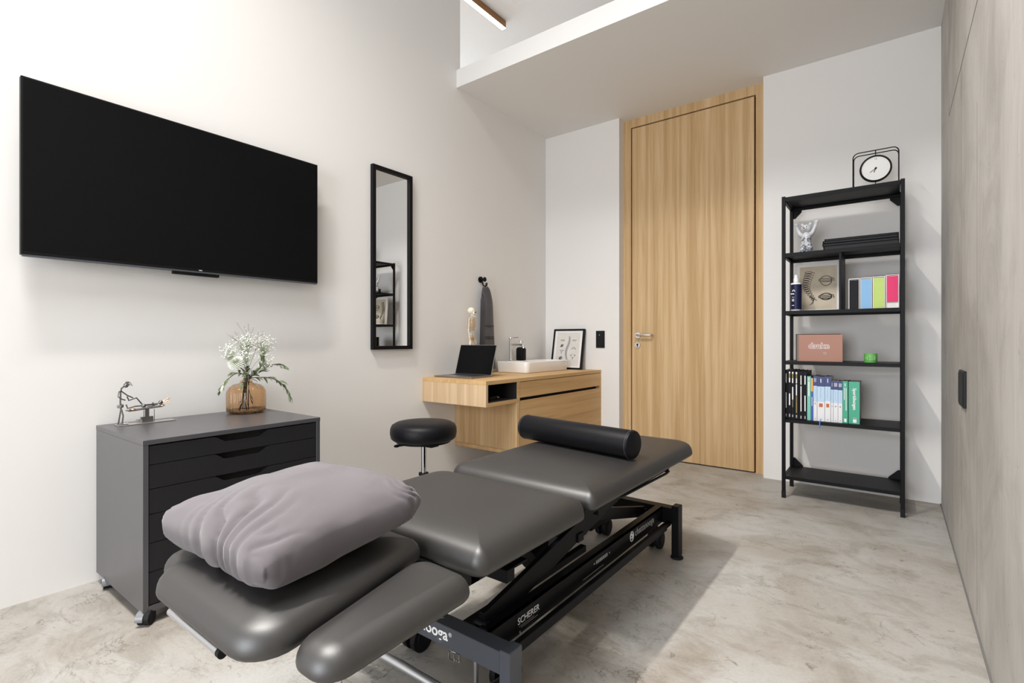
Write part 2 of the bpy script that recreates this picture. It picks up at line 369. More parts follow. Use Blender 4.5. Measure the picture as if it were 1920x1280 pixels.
def rloop(w, h, r, n=5):
    """rounded rectangle outline, centred, in 2d"""
    return round_poly([(-w / 2, -h / 2), (w / 2, -h / 2), (w / 2, h / 2), (-w / 2, h / 2)], r, 0, n)

def copy_tree(o, parent=None):
    c = o.copy(); COL.objects.link(c); c.parent = parent
    W[c.name] = W[o.name].copy()
    for ch in list(o.children): copy_tree(ch, c)
    return c

# ================================================================ the setting
struct('floor', MB().box(XL - 0.2, XR + 0.2, YR - 0.2, YB + 0.4, -0.12, 0), M['floor'])
struct('wall_left', MB().box(XL - 0.16, XL, YR - 0.1, 2.965, 0, HC), M['wall'])
w = MB().box(XL - 0.16, XL, 2.965, YB + 0.3, 0, HS); struct('wall_left', w, M['wall'])
DX0, DX1 = -1.972, -0.79
w = MB().box(XL - 0.16, DX0, YB, YB + 0.25, 0, HS); struct('wall_back', w, M['wall'])
w = MB().box(DX1, XR + 0.02, YB, YB + 0.25, 0, HS); struct('wall_back', w, M['wall'])
struct('wall_right', MB().box(XR, XR + 0.25, YR - 0.2, 7.2, 0, HC + 0.1), M['concrete'])
# low ceiling over the niche; it is also the floor of the gallery above
struct('ceiling', MB().box(-6.7, XR, 2.925, 7.2, HS, HS + 0.14), M['wall'])
struct('ceiling', MB().box(-6.8, XR + 0.2, YR - 0.2, 7.2, HC, HC + 0.1), M['ceil'])
struct('wall_gallery', MB().box(-6.8, -6.65, 2.8, 7.2, HS + 0.14, HC), M['wall'])
struct('wall_gallery', MB().box(-6.8, XR, 7.1, 7.25, HS + 0.14, HC), M['wall'])
struct('wall_gallery', MB().box(-6.8, XL - 0.16, 2.85, 2.96, HS + 0.14, HC), M['wall'])
# wall behind the camera with a tall window
WX0, WX1, WZ0, WZ1 = -1.85, 0.15, 0.22, 2.68
w = MB().box(XL, WX0, YR - 0.2, YR, 0, HC).box(WX1, XR, YR - 0.2, YR, 0, HC).box(WX0, WX1, YR - 0.2, YR, 0, WZ0).box(WX0, WX1, YR - 0.2, YR, WZ1, HC)
struct('wall_rear', w, M['wall'])
w = MB()
for a, b in ((WX0, WX0 + 0.05), (WX1 - 0.05, WX1), ((WX0 + WX1) / 2 - 0.025, (WX0 + WX1) / 2 + 0.025)): w.box(a, b, YR - 0.14, YR - 0.08, WZ0, WZ1)
w.box(WX0, WX1, YR - 0.14, YR - 0.08, WZ0, WZ0 + 0.05).box(WX0, WX1, YR - 0.14, YR - 0.08, WZ1 - 0.05, WZ1)
wf = struct('window_1', w, M['frameg'])
MB().box(WX0 + 0.05, WX1 - 0.05, YR - 0.115, YR - 0.105, WZ0 + 0.05, WZ1 - 0.05).build('window_pane', M['glass'], wf)
# formwork joints in the concrete
struct('trim_1', MB().box(XR - 0.0008, XR, YR, 3.64, 2.262, 2.268), M['joint'])
w = MB()
for y, z0, z1 in ((3.64, 2.268, HS), (3.0, 0.2, 2.262), (2.47, 0.05, 1.9)): w.box(XR - 0.0005, XR, y - 0.0012, y + 0.0012, z0, z1)
struct('trim_2', w, M['joint'])
# sealant line between screed and concrete wall
struct('trim_3', MB().box(XR - 0.006, XR, YR, YB, 0, 0.004), M['joint'])

# ---- door: oak frame and leaf filling the opening up to the low ceiling
YD = 4.305
d = MB()
d.box(DX0, -1.902, YD, YD + 0.10, 0.0, HS).box(-0.862, DX1, YD, YD + 0.10, 0.0, HS).box(-1.902, -0.862, YD, YD + 0.10, 2.965, HS)
d.box(-1.902, -1.896, YD + 0.03, YD + 0.10, 0, 2.965).box(-0.868, -0.862, YD + 0.03, YD + 0.10, 0, 2.965)
door = struct('door_1', d, M['oakz'])
g = MB().box(-1.896, -0.868, YD + 0.055, YD + 0.09, 0.0, 2.964); g.build('rebate', M['gap'], door)
leaf = MB().box(-1.892, -0.875, YD + 0.002, YD + 0.050, 0.010, 2.955, 0.001, 1).build('door_leaf', M['oakz'], door)
hp = (-1.835, YD + 0.002, 1.088)
hd = MB().cyl(hp, (hp[0], hp[1] - 0.008, hp[2]), 0.026)
hd.cyl(hp, (hp[0], hp[1] - 0.045, hp[2]), 0.0095)
pp = [(hp[0] - 0.001, hp[1] - 0.045, hp[2]), (hp[0] + 0.02, hp[1] - 0.048, hp[2]), (hp[0] + 0.118, hp[1] - 0.048, hp[2]), (hp[0] + 0.131, hp[1] - 0.044, hp[2]), (hp[0] + 0.135, hp[1] - 0.033, hp[2]), (hp[0] + 0.135, hp[1] - 0.012, hp[2])]
hd.tube(pp, 0.0095, 14); hd.build('door_handle', M['steel'], leaf, True)
kp = (-1.838, YD + 0.002, 0.999)
k = MB().cyl(kp, (kp[0], kp[1] - 0.008, kp[2]), 0.026).build('key_rosette', M['steel'], leaf, True)
MB().cyl((kp[0], kp[1] - 0.004, kp[2] + 0.006), (kp[0], kp[1] - 0.0105, kp[2] + 0.006), 0.0085).box(kp[0] - 0.004, kp[0] + 0.004, kp[1] - 0.0105, kp[1] - 0.004, kp[2] - 0.016, kp[2]).build('keyhole', M['gap'], leaf, True)

# ---- switches
def switch_plate(name, label, cat, x0, x1, z0, z1, y):
    t = thing(name, label, cat, ((x0 + x1) / 2, y, z0))
    MB().box(x0, x1, y - 0.009, y, z0, z1, 0.002).build('cover_plate', M['switch'], t)
    zm = (z0 + z1) / 2; h = 0.004
    MB().box(x0 + 0.009, x1 - 0.009, y - 0.012, y - 0.008, zm + h, z1 - 0.009, 0.001).build('rocker', M['blackm'], t)
    MB().box(x0 + 0.009, x1 - 0.009, y - 0.010, y - 0.008, z0 + 0.009, zm - h, 0.001).build('socket_insert', M['blackm'], t)
    MB().cyl(((x0 + x1) / 2 - 0.006, y - 0.0118, z1 - 0.038), ((x0 + x1) / 2 - 0.006, y - 0.0130, z1 - 0.038), 0.0035).build('indicator_light', M['white'], t)
    MB().cyl(((x0 + x1) / 2 - 0.018, y - 0.0098, zm - 0.02), ((x0 + x1) / 2 - 0.018, y - 0.0108, zm - 0.02), 0.004).build('socket_hole', M['gap'], t)
    MB().cyl(((x0 + x1) / 2 + 0.018, y - 0.0098, zm - 0.02), ((x0 + x1) / 2 + 0.018, y - 0.0108, zm - 0.02), 0.004).build('socket_hole', M['gap'], t)
    return t
switch_plate('wall_switch', 'black wall plate with a tiny white indicator, on white wall beside the oak door', 'switch', -2.201, -2.114, 0.973, 1.130, YB)
t = thing('wall_switch', 'black wall plate fixed flat on the grey concrete wall', 'switch', (XR, 2.89, 0.755))
MB().box(XR - 0.011, XR, 2.80, 2.98, 0.758, 0.912, 0.002).build('cover_plate', M['switch'], t)
MB().box(XR - 0.014, XR - 0.010, 2.81, 2.885, 0.768, 0.902, 0.001).build('rocker', M['blackm'], t)
MB().box(XR - 0.014, XR - 0.010, 2.893, 2.97, 0.768, 0.902, 0.001).build('rocker', M['blackm'], t)

# ---- line lamps on the high ceiling (bronze profile, light strip underneath)
def line_lamp(x, y0, y1, label):
    t = thing('line_lamp', label, 'ceiling lamp', (x, (y0 + y1) / 2, HC))
    MB().box(x - 0.032, x + 0.032, y0, y1, HC - 0.085, HC, 0.002, 1).build('profile', M['bronze'], t)
    MB().box(x - 0.030, x + 0.030, y0 + 0.002, y1 - 0.002, HC - 0.090, HC - 0.084).build('diffuser', M['lampglow'], t)
line_lamp(-3.87, 3.30, 4.955, 'slim bronze line lamp glowing on the textured high ceiling above the gallery')
line_lamp(-1.90, -0.55, 0.80, 'slim bronze line lamp on the high ceiling of the treatment room')

# ================================================================ television
XT = XL + 0.085
tv = thing('television', 'large wide black flat television hung on the white left wall above the grey dresser', 'television', (XL, 1.036, 1.36))
MB().box(XT - 0.028, XT, 0.410, 1.664, 1.372, 2.061, 0.003, 2).build('housing', M['bezel'], tv)
MB().box(XT - 0.0005, XT + 0.0008, 0.417, 1.657, 1.386, 2.054).build('screen', M['screen'], tv)
MB().box(XT - 0.062, XT - 0.026, 0.55, 1.52, 1.40, 1.80, 0.010).build('back_housing', M['bezel'], tv)
MB().box(XL + 0.001, XT - 0.055, 0.80, 1.27, 1.50, 1.85).build('wall_bracket', M['blackm'], tv)
MB().box(XT - 0.02, XT + 0.001, 0.415, 1.659, 1.366, 1.373).build('chin_strip', M['frameg'], tv)
MB().box(XT - 0.024, XT - 0.002, 0.925, 1.128, 1.352, 1.373, 0.003).build('sensor_box', M['bezel'], tv)
MB().box(XT + 0.0005, XT + 0.0016, 1.034, 1.048, 1.376, 1.381).build('logo', M['greyprint'], tv)

# ================================================================ wall mirror
mi = thing('wall_mirror', 'tall narrow mirror in a thin black frame on the white left wall', 'mirror', (XL, 2.27, 0.98))
y0, y1, z0, z1 = 2.100, 2.442, 0.980, 2.206
f = MB().box(XL, XL + 0.028, y0, y0 + 0.024, z0, z1).box(XL, XL + 0.028, y1 - 0.024, y1, z0, z1).box(XL, XL + 0.028, y0 + 0.024, y1 - 0.024, z0, z0 + 0.024).box(XL, XL + 0.028, y0 + 0.024, y1 - 0.024, z1 - 0.024, z1)
f.build('frame', M['black'], mi)
MB().box(XL + 0.001, XL + 0.012, y0 + 0.0235, y1 - 0.0235, z0 + 0.0235, z1 - 0.0235).build('mirror_pane', M['mirror'], mi)

# ================================================================ dresser on castors
DXF, DXB, DY0, DY1, DZ0, DZ1 = -2.175, -2.735, 0.655, 1.365, 0.045, 0.676
dr = thing('dresser', 'grey dresser with six wide drawers on small castors under the television', 'dresser', ((DXF + DXB) / 2, (DY0 + DY1) / 2, 0))
th = 0.018
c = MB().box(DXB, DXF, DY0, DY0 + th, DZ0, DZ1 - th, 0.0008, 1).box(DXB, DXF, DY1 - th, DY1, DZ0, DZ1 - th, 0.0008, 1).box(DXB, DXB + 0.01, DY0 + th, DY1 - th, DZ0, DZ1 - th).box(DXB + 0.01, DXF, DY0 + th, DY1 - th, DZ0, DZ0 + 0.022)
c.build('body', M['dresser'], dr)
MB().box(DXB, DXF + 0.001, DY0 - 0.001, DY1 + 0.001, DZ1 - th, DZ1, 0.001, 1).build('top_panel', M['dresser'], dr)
zs = [DZ1 - th - 0.004, 0.583, 0.494, 0.402, 0.296, 0.190, DZ0 + 0.025]
ym = (DY0 + DY1) / 2
for i in range(6):
    zt, zb = zs[i] - 0.0012, zs[i + 1] + 0.0012
    a, b = DY0 + th + 0.002, DY1 - th - 0.002
    # front board with a shallow scooped grip cut into its top edge
    pts = [(a, zb), (b, zb), (b, zt), (ym + 0.115, zt)]
    for j in range(0, 9):
        s_ = j / 8; pts.append((ym + 0.115 - 0.05 * s_, zt - 0.024 * (0.5 - 0.5 * math.cos(PI * s_))))
    for j in range(0, 9):
        s_ = j / 8; pts.append((ym - 0.065 - 0.05 * s_, zt - 0.024 * (0.5 + 0.5 * math.cos(PI * s_))))
    pts += [(a, zt)]
    MB().prism([(DXF - 0.020, y, z) for y, z in pts], (0.018, 0, 0)).build('drawer', M['drawer'], dr)
MB().box(DXB + 0.02, DXF - 0.032, DY0 + th + 0.005, DY1 - th - 0.005, DZ0 + 0.03, DZ1 - th - 0.005).build('drawer_box', M['gap'], dr)
def castor(x, y, yaw):
    mx = Matrix.Translation((x, y, 0)) @ Matrix.Rotation(yaw, 4, 'Z')      # local x is the axle
    cc = MB().cyl((0, 0, 0.036), (0, 0, 0.050), 0.010, n=12)
    prof = [(math.cos(PI * 1.1 * j / 14 - 0.1), math.sin(PI * 1.1 * j / 14 - 0.1)) for j in range(0, 15)]
    cc.prism([(-0.024, 0.029 * ca, 0.026 + 0.026 * sa) for ca, sa in prof], (0.026, 0, 0))
    bmesh.ops.transform(cc.bm, matrix=mx, verts=cc.bm.verts[:]); o = cc.build('castor', M['casterg'], dr, True)
    ww = MB().cyl((0.003, 0, 0.0255), (0.020, 0, 0.0255), 0.0255, n=30).cyl((0.019, 0, 0.0255), (0.0215, 0, 0.0255), 0.018, n=30).cyl((-0.020, 0, 0.0245), (0.001, 0, 0.0245), 0.0235, n=28)
    bmesh.ops.transform(ww.bm, matrix=mx, verts=ww.bm.verts[:]); ww.build('wheel', M['rubber'], o, True)
castor(DXF - 0.012, DY0 + 0.014, R(43)); castor(DXB + 0.10, DY0 + 0.020, R(75)); castor(DXF - 0.035, DY1 - 0.035, R(20)); castor(DXB + 0.10, DY1 - 0.035, R(60))
# ================================================================ treatment couch
TX0, TX1 = -1.405, -0.758
XC = (TX0 + TX1) / 2
tb = thing('treatment_couch', 'black upholstered treatment couch on a scissor lift frame with four castors', 'treatment couch', (XC, 1.7, 0))
ZT = 0.552
mid = cushion([(TX0, 0.885), (TX1, 0.885), (TX1, 1.405), (TX0, 1.405)], [0.055, 0.034, 0.045, 0.085], ZT, 0.068, 0.007).build('seat_cushion', M['leather'], tb, True, sharp=70)
leg = cushion([(TX0, 1.432), (TX1, 1.432), (TX1, 2.490), (TX0, 2.490)], [0.06, 0.030, 0.09, 0.13], ZT + 0.004, 0.062, 0.007).build('leg_cushion', M['leather'], tb, True, sharp=70)
# head section between the two lowered arm pads
tip = Matrix.Translation((XC, 0.87, 0.50)) @ Matrix.Rotation(R(1.5), 4, 'X') @ Matrix.Translation((-XC, -0.87, -0.50))
hc = cushion([(-1.340, 0.400), (-0.828, 0.400), (-0.935, 0.872), (-1.205, 0.872)], [0.075, 0.075, 0.03, 0.03], 0.556, 0.058, 0.008)
bmesh.ops.transform(hc.bm, matrix=tip, verts=hc.bm.verts[:]); hc.build('head_cushion', M['leather'], tb, True, sharp=70)
def armrest(sgn):
    pts = [(-0.832, 0.458), (-0.716, 0.458), (-0.727, 0.838), (-0.925, 0.850)]
    if sgn < 0: pts = [(2 * XC + 0.02 - x, y) for x, y in pts][::-1]
    a = cushion(pts, [0.056, 0.052, 0.050, 0.055] if sgn > 0 else [0.055, 0.050, 0.052, 0.056], 0.530, 0.052, 0.004, lim=0.04)
    a.build('arm_cushion', M['leather'], tb, True, sharp=70)
armrest(1); armrest(-1)
# upper frame below the cushions
fr = MB()
for x in (TX0 + 0.07, TX1 - 0.10): fr.box(x, x + 0.03, 0.92, 1.40, 0.440, 0.477).box(x, x + 0.03, 1.45, 2.30, 0.446, 0.482)
for y in (0.93, 1.36, 1.47, 2.26): fr.box(TX0 + 0.07, TX1 - 0.07, y, y + 0.03, 0.440, 0.476)
fr.build('upper_frame', M['frame'], tb)
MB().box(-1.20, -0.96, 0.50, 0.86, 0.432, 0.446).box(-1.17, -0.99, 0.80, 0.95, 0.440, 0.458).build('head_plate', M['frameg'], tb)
MB().cyl((-1.24, 0.884, 0.476), (-0.92, 0.884, 0.476), 0.013).build('hinge_tube', M['leather2'], tb, True)
MB().prism([(-1.005, 0.905, 0.47), (-0.945, 0.905, 0.455), (-0.945, 0.905, 0.425), (-1.035, 0.905, 0.425)], (0, 0.006, 0)).build('hinge_bracket', M['alu'], tb)
# steel bar handle below the head end, with black end plugs
hb = MB().cyl((-1.262, 0.432, 0.448), (-1.02, 0.432, 0.448), 0.0085, n=16).cyl((-1.20, 0.432, 0.448), (-1.17, 0.55, 0.442), 0.006, n=10).cyl((-1.05, 0.432, 0.448), (-1.05, 0.55, 0.442), 0.006, n=10)
hb = hb.build('head_bar', M['alu'], tb, True)
MB().cyl((-1.024, 0.432, 0.448), (-1.012, 0.432, 0.448), 0.0095, n=16).build('end_plug', M['rubber'], hb, True)
# arm supports: flat strip
MB().bar((-0.862, 0.60, 0.455), (-0.95, 0.60, 0.15), 0.018, 0.004, up=(0, 1, 0)).build('stay_strap', M['alu'], tb)
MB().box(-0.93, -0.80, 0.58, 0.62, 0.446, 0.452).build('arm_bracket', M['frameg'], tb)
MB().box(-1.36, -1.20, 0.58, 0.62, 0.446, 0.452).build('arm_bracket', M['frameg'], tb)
# lower frame: end beams, side plates, posts, feet
FY, BY = 1.022, 2.43
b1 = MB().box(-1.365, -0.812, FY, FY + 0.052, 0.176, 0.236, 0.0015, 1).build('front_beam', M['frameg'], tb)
MB().box(-1.365, -0.845, BY - 0.052, BY, 0.165, 0.240, 0.0015, 1).build('rear_beam', M['frame'], tb)
for x0, x1 in ((-0.812, -0.778), (-1.399, -1.365)):
    for y0, hh in ((FY - 0.003, 0.243), (BY - 0.052, 0.252)):
        dx = -0.034 if (y0 > 2 and x0 > -1) else (0.034 if y0 > 2 else 0)
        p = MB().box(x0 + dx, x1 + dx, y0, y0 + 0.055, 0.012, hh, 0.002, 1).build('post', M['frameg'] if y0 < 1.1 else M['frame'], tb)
        MB().lathe([(0.028, 0.0), (0.030, 0.004), (0.028, 0.010), (0.014, 0.014)], ((x0 + x1) / 2 + dx, y0 + 0.0275, 0.0), 24).build('rubber_foot', M['rubber'], p, True)
sp = MB().box(-0.896, -0.890, FY + 0.05, BY - 0.05, 0.166, 0.240).box(-0.925, -0.890, FY + 0.05, BY - 0.05, 0.232, 0.240).build('side_plate', M['frame'], tb)
MB().box(-1.270, -1.264, FY + 0.05, BY - 0.05, 0.166, 0.240).box(-1.27, -1.235, FY + 0.05, BY - 0.05, 0.232, 0.240).build('side_plate', M['frame'], tb)
MB().box(-1.045, -1.020, FY + 0.05, 1.86, 0.165, 0.190).build('centre_rail', M['frame'], tb)
# foot control bar running low along the near side
fb = MB().box(-0.868, -0.848, 1.09, 2.33, 0.150, 0.182, 0.003).box(-0.868, -0.848, 2.33, 2.38, 0.160, 0.178).box(-0.868, -0.848, 1.06, 1.10, 0.150, 0.178).build('foot_control_bar', M['frame'], tb)
MB().box(-1.325, -1.305, 1.09, 2.33, 0.150, 0.182, 0.003).build('foot_control_bar', M['frame'], tb)
# scissor arms
for x in (-0.935, -1.225):
    a = MB().bar((x, 1.10, 0.232), (x, 1.98, 0.405), 0.018, 0.070, 0.002, up=(0, 0, 1)).cyl((x - 0.02, 1.10, 0.232), (x + 0.02, 1.10, 0.232), 0.016).cyl((x - 0.02, 1.98, 0.405), (x + 0.02, 1.98, 0.405), 0.016)
    a.build('scissor_arm', M['frame'], tb)
for x in (-0.968, -1.192):
    a = MB().bar((x, 2.33, 0.215), (x, 1.42, 0.440), 0.018, 0.050, 0.002).cyl((x - 0.02, 1.72, 0.365), (x + 0.02, 1.72, 0.365), 0.014).cyl((x - 0.02, 2.33, 0.215), (x + 0.02, 2.33, 0.215), 0.016)
    a.build('scissor_arm', M['frame'], tb)
MB().bar((-0.935, 1.55, 0.330), (-0.935, 2.06, 0.440), 0.012, 0.040).build('lift_link', M['frame'], tb)
MB().bar((-1.225, 1.55, 0.330), (-1.225, 2.06, 0.440), 0.012, 0.040).build('lift_link', M['frame'], tb)
cb = MB().box(-1.30, -0.915, 1.185, 1.225, 0.318, 0.358, 0.002, 1).box(-1.30, -0.915, 1.225, 1.29, 0.352, 0.358).build('cross_bar', M['frame'], tb)
MB().box(-1.24, -0.93, 1.93, 1.97, 0.36, 0.40).build('cross_bar', M['frame'], tb)
MB().box(-1.25, -0.92, 1.62, 1.66, 0.300, 0.33).build('cross_bar', M['frame'], tb)
# motor and lifting column seen through the scissors
mo = MB().cyl((-1.13, 1.62, 0.20), (-1.13, 1.86, 0.245), 0.038, n=20).box(-1.17, -1.09, 1.80, 1.93, 0.19, 0.30, 0.008).cyl((-1.13, 1.60, 0.190), (-1.13, 1.64, 0.20), 0.045, n=20)
mo.build('motor', M['black'], tb, True)
MB().bar((-1.085, 1.70, 0.215), (-1.085, 1.86, 0.42), 0.034, 0.034, 0.002).build('lifting_column', M['alu'], tb)
MB().box(-1.20, -1.06, 1.98, 2.16, 0.20, 0.27, 0.006).build('control_box', M['bezel'], tb)
# cross tube in front of the castors (chrome), short rods and the cable clip
MB().cyl((-1.36, 0.975, 0.098), (-0.82, 0.975, 0.098), 0.0135).build('lift_tube', M['alu'], tb, True)
MB().cyl((-0.962, 1.10, 0.02), (-0.962, 1.10, 0.176), 0.007).build('lift_rod', M['alu'], tb, True)
MB().bar((-0.94, 1.10, 0.03), (-0.845, 1.12, 0.115), 0.02, 0.02).build('lift_lever', M['frame'], tb)
cl = MB()
for dx, dy in ((0, 0), (0.014, 0.006)):
    cl.tube([(-0.992 + dx, 1.02 + dy, 0.172), (-0.972 + dx, 1.02 + dy, 0.172), (-0.972 + dx, 1.02 + dy, 0.152), (-0.992 + dx, 1.02 + dy, 0.152)], 0.0022, 6, closed=True)
cl.box(-0.985, -0.976, 1.019, 1.026, 0.170, 0.178); cl.build('cable_clip', M['chrome'], tb)
def couch_castor(x, y, yaw=0.0):
    t = MB().cyl((x, y, 0.10), (x, y, 0.165), 0.012).box(x - 0.008, x + 0.008, y - 0.022, y + 0.022, 0.055, 0.108, 0.003)
    o = t.build('castor', M['frame'], tb)
    for s_ in (-1, 1):
        MB().cyl((x + s_ * 0.010, y + 0.01, 0.043), (x + s_ * 0.030, y + 0.01, 0.043), 0.043, n=36).cyl((x + s_ * 0.028, y + 0.01, 0.043), (x + s_ * 0.034, y + 0.01, 0.043), 0.028, n=28).build('wheel', M['rubber'], o, True)
couch_castor(-0.955, 2.455); couch_castor(-1.245, 2.455); couch_castor(-1.285, 1.16); couch_castor(-0.93, 1.19)
# wire stirrup and lever knob below the foot end
st = MB().tube([(-0.83, 1.70, 0.470), (-0.815, 1.76, 0.455), (-0.812, 2.22, 0.446), (-0.817, 2.262, 0.446), (-0.835, 2.275, 0.446), (-0.95, 2.275, 0.452), (-0.95, 2.275, 0.490)], 0.0055, 8).build('wire_stirrup', M['frame'], tb, True)
MB().cyl((-0.86, 2.40, 0.470), (-0.815, 2.505, 0.470), 0.009, n=12).build('release_knob', M['rubber'], tb, True)
MB().bar((-0.84, 1.60, 0.44), (-0.84, 1.95, 0.482), 0.02, 0.03).build('leg_support', M['frame'], tb)
# lettering
text('lettering', 'chattanooga', 0.046, M['white'], b1, (-0.998, FY - 0.0004, 0.197), (1, 0, 0), (0, 0, 1), 0.0003, bold=0.0008, align='RIGHT')
text('lettering', '®', 0.016, M['white'], b1, (-0.995, FY - 0.0004, 0.212), (1, 0, 0), (0, 0, 1), 0.0003)
mk = MB()
for i_ in range(5): mk.box(-1.110 + i_ * 0.011, -1.103 + i_ * 0.011, FY + 0.018, FY + 0.029, 0.2358, 0.2363)
mk.prism([(-1.048, FY + 0.018, 0.2359), (-1.056, FY + 0.029, 0.2359), (-1.040, FY + 0.029, 0.2359)], (0, 0, 0.0004)).build('small_print', M['greyprint'], b1)
text('lettering', 'chattanooga', 0.044, M['greyprint'], sp, (-0.8896, 2.055, 0.197), (0, 1, 0), (0, 0, 1), 0.0003)
lg = MB()
lg.tube([(-0.8893, 2.022 + 0.016 * math.cos(2 * PI * j / 24), 0.207 + 0.020 * math.sin(2 * PI * j / 24)) for j in range(24)], 0.0022, 6, closed=True)
lg.tube([(-0.8893, 2.012, 0.205), (-0.8893, 2.022, 0.199), (-0.8893, 2.034, 0.212)], 0.0025, 6).ell((-0.8893, 2.022, 0.214), (0.0008, 0.008, 0.005))
lg.build('logo', M['white'], sp)
mk = MB()
for i_ in range(7): mk.box(-0.8899, -0.8894, 1.700 + i_ * 0.014, 1.709 + i_ * 0.014, 0.202, 0.215)
mk.box(-0.8899, -0.8894, 1.682, 1.688, 0.206, 0.212).box(-0.8899, -0.8894, 1.808, 1.814, 0.206, 0.212).box(-0.8899, -0.8894, 1.60, 1.76, 0.180, 0.1815)
mk.build('small_print', M['greyprint'], sp)
stk = MB().box(-0.8900, -0.8892, 1.20, 1.325, 0.168, 0.232).build('sticker', M['bookblack'], sp)
text('lettering', 'SCHERER', 0.028, M['white'], stk, (-0.8889, 1.204, 0.196), (0, 1, 0), (0, 0, 1), 0.0002)
MB().box(-0.8892, -0.8888, 1.212, 1.29, 0.188, 0.1892).box(-0.8892, -0.8888, 1.222, 1.31, 0.182, 0.1832).build('small_print', M['greyprint'], stk)
MB().prism([(-0.889, 1.212, 0.176), (-0.889, 1.217, 0.176), (-0.889, 1.222, 0.146), (-0.889, 1.219, 0.146)], (0.001, 0, 0)).build('cable_tag', M['alu'], tb)

# ---- pillow on the head section
def pillow_mesh():
    bm = bmesh.new(); n = 84; hx, hy = 0.246, 0.215
    def sheet(top):
        g = []
        for i in range(n + 1):
            row = []
            for j in range(n + 1):
                s_ = -1 + 2 * i / n; t_ = -1 + 2 * j / n
                s_ = math.sin(s_ * PI / 2) * 0.55 + s_ * 0.45; t_ = math.sin(t_ * PI / 2) * 0.55 + t_ * 0.45
                x = hx * s_ * (1 - 0.045 * (1 - t_ ** 2)) ; y = hy * t_ * (1 - 0.05 * (1 - s_ ** 2))
                # corners rounded off
                k_ = max(0.0, abs(s_) + abs(t_) - 1.72); q_ = 0.15 if s_ < 0 else 0.055; x -= math.copysign(k_ * q_, s_); y -= math.copysign(k_ * q_, t_)
                e = max(0.0, (1 - abs(s_) ** 3.0)) * max(0.0, (1 - abs(t_) ** 3.4)); pr = e ** 0.36
                left = 0.62 + 0.38 * min(1, (s_ + 1) / 1.0)          # thinner towards the left end
                if top: z = 0.070 + 0.070 * pr * left + 0.012 * (1 - s_ * s_) * (1 - t_ * t_)
                else: z = 0.070 - 0.068 * min(1.0, e ** 0.42 * 1.25)
                # creases: gathered along the near edge, radiating at three corners, soft unevenness
                nz = noise.noise(Vector((x * 10, y * 10, 1.0 if top else 5.0)))
                near = max(0.0, min(1.0, (-t_ - 0.15) / 0.55)) * math.exp(-((s_ - 0.22) / 0.34) ** 2)
                ph = x * 78 + y * 26 + 5.0 * noise.noise(Vector((x * 8, y * 5, 2)))
                cr = abs(math.sin(ph)) ** 0.55 - 0.85
                d = 0.022 * cr * near; dn = d
                for cx, cy, f_, am in ((1, -1, 6, 0.020), (1, 1, 8, 0.024), (-1, 1, 6, 0.008), (-1, -1, 6, 0.006)):
                    dx, dy = x - cx * hx, y - cy * hy; dd = math.hypot(dx, dy); an = math.atan2(dy, dx) + 1.5 * noise.noise(Vector((x * 12, y * 12, cx + 3 * cy)))
                    d += am * (abs(math.sin(an * f_)) ** 0.6 - 0.75) * math.exp(-(dd / 0.075) ** 2) * min(1.0, (dd / 0.05) ** 2)
                long_ = 0.006 * noise.noise(Vector((x * 3 + y * 2, y * 16 - x * 5, 7.0)))
                edge = min(1.0, e * 6)
                z += (d + 0.008 * nz + long_) * edge * (1 if top else -1) * 0.9
                if not top: z = max(z, 0.0)
                x += 0.004 * noise.noise(Vector((x * 15, y * 15, z * 20))); y -= 1.1 * dn * (1 - pr * 0.6); x += 0.5 * (d - dn) * (1 if s_ > 0 else -1)
                row.append(bm.verts.new((x, y, z)))
            g.append(row)
        for i in range(n):
            for j in range(n):
                f = (g[i][j], g[i + 1][j], g[i + 1][j + 1], g[i][j + 1]); bm.faces.new(f if top else f[::-1])
    sheet(True); sheet(False)
    bmesh.ops.remove_doubles(bm, verts=bm.verts[:], dist=0.0012)
    me = bpy.data.meshes.new('pillow'); bm.to_mesh(me); bm.free(); return me
pm = pillow_mesh()
po = place('pillow', pm, M['pillow'], None, True, sharp=180)
po.location = (-1.150, 0.655, 0.5650); po.rotation_euler = (R(5.0), R(1.0), R(2)); W[po.name] = Matrix.Translation(po.location)
tag(po, 'large crumpled grey cotton pillow lying on the head end of the treatment couch', 'pillow')

# ---- bolster
bo = thing('bolster', 'black cylindrical bolster lying across the foot half of the treatment couch', 'bolster', (-1.13, 1.955, 0.565))
p, q = Vector((-1.432, 2.002, 0.622)), Vector((-0.828, 1.909, 0.622)); ax = (q - p).normalized()
prof = [(p, 0.050), (p + ax * 0.004, 0.056), (p + ax * 0.010, 0.0575), (q - ax * 0.010, 0.0575), (q - ax * 0.004, 0.056), (q, 0.050)]
MB().tube([a for a, b in prof], [b for a, b in prof], 48).build('roll', M['leather2'], bo, True)
for cc in (p + ax * 0.013, q - ax * 0.013):
    s_ = MB(); u = ax.orthogonal().normalized(); v = ax.cross(u)
    s_.tube([cc + (u * math.cos(2 * PI * j / 48) + v * math.sin(2 * PI * j / 48)) * 0.0577 for j in range(48)], 0.0013, 6, closed=True)
    s_.build('seam', M['frameg'], bo, True)

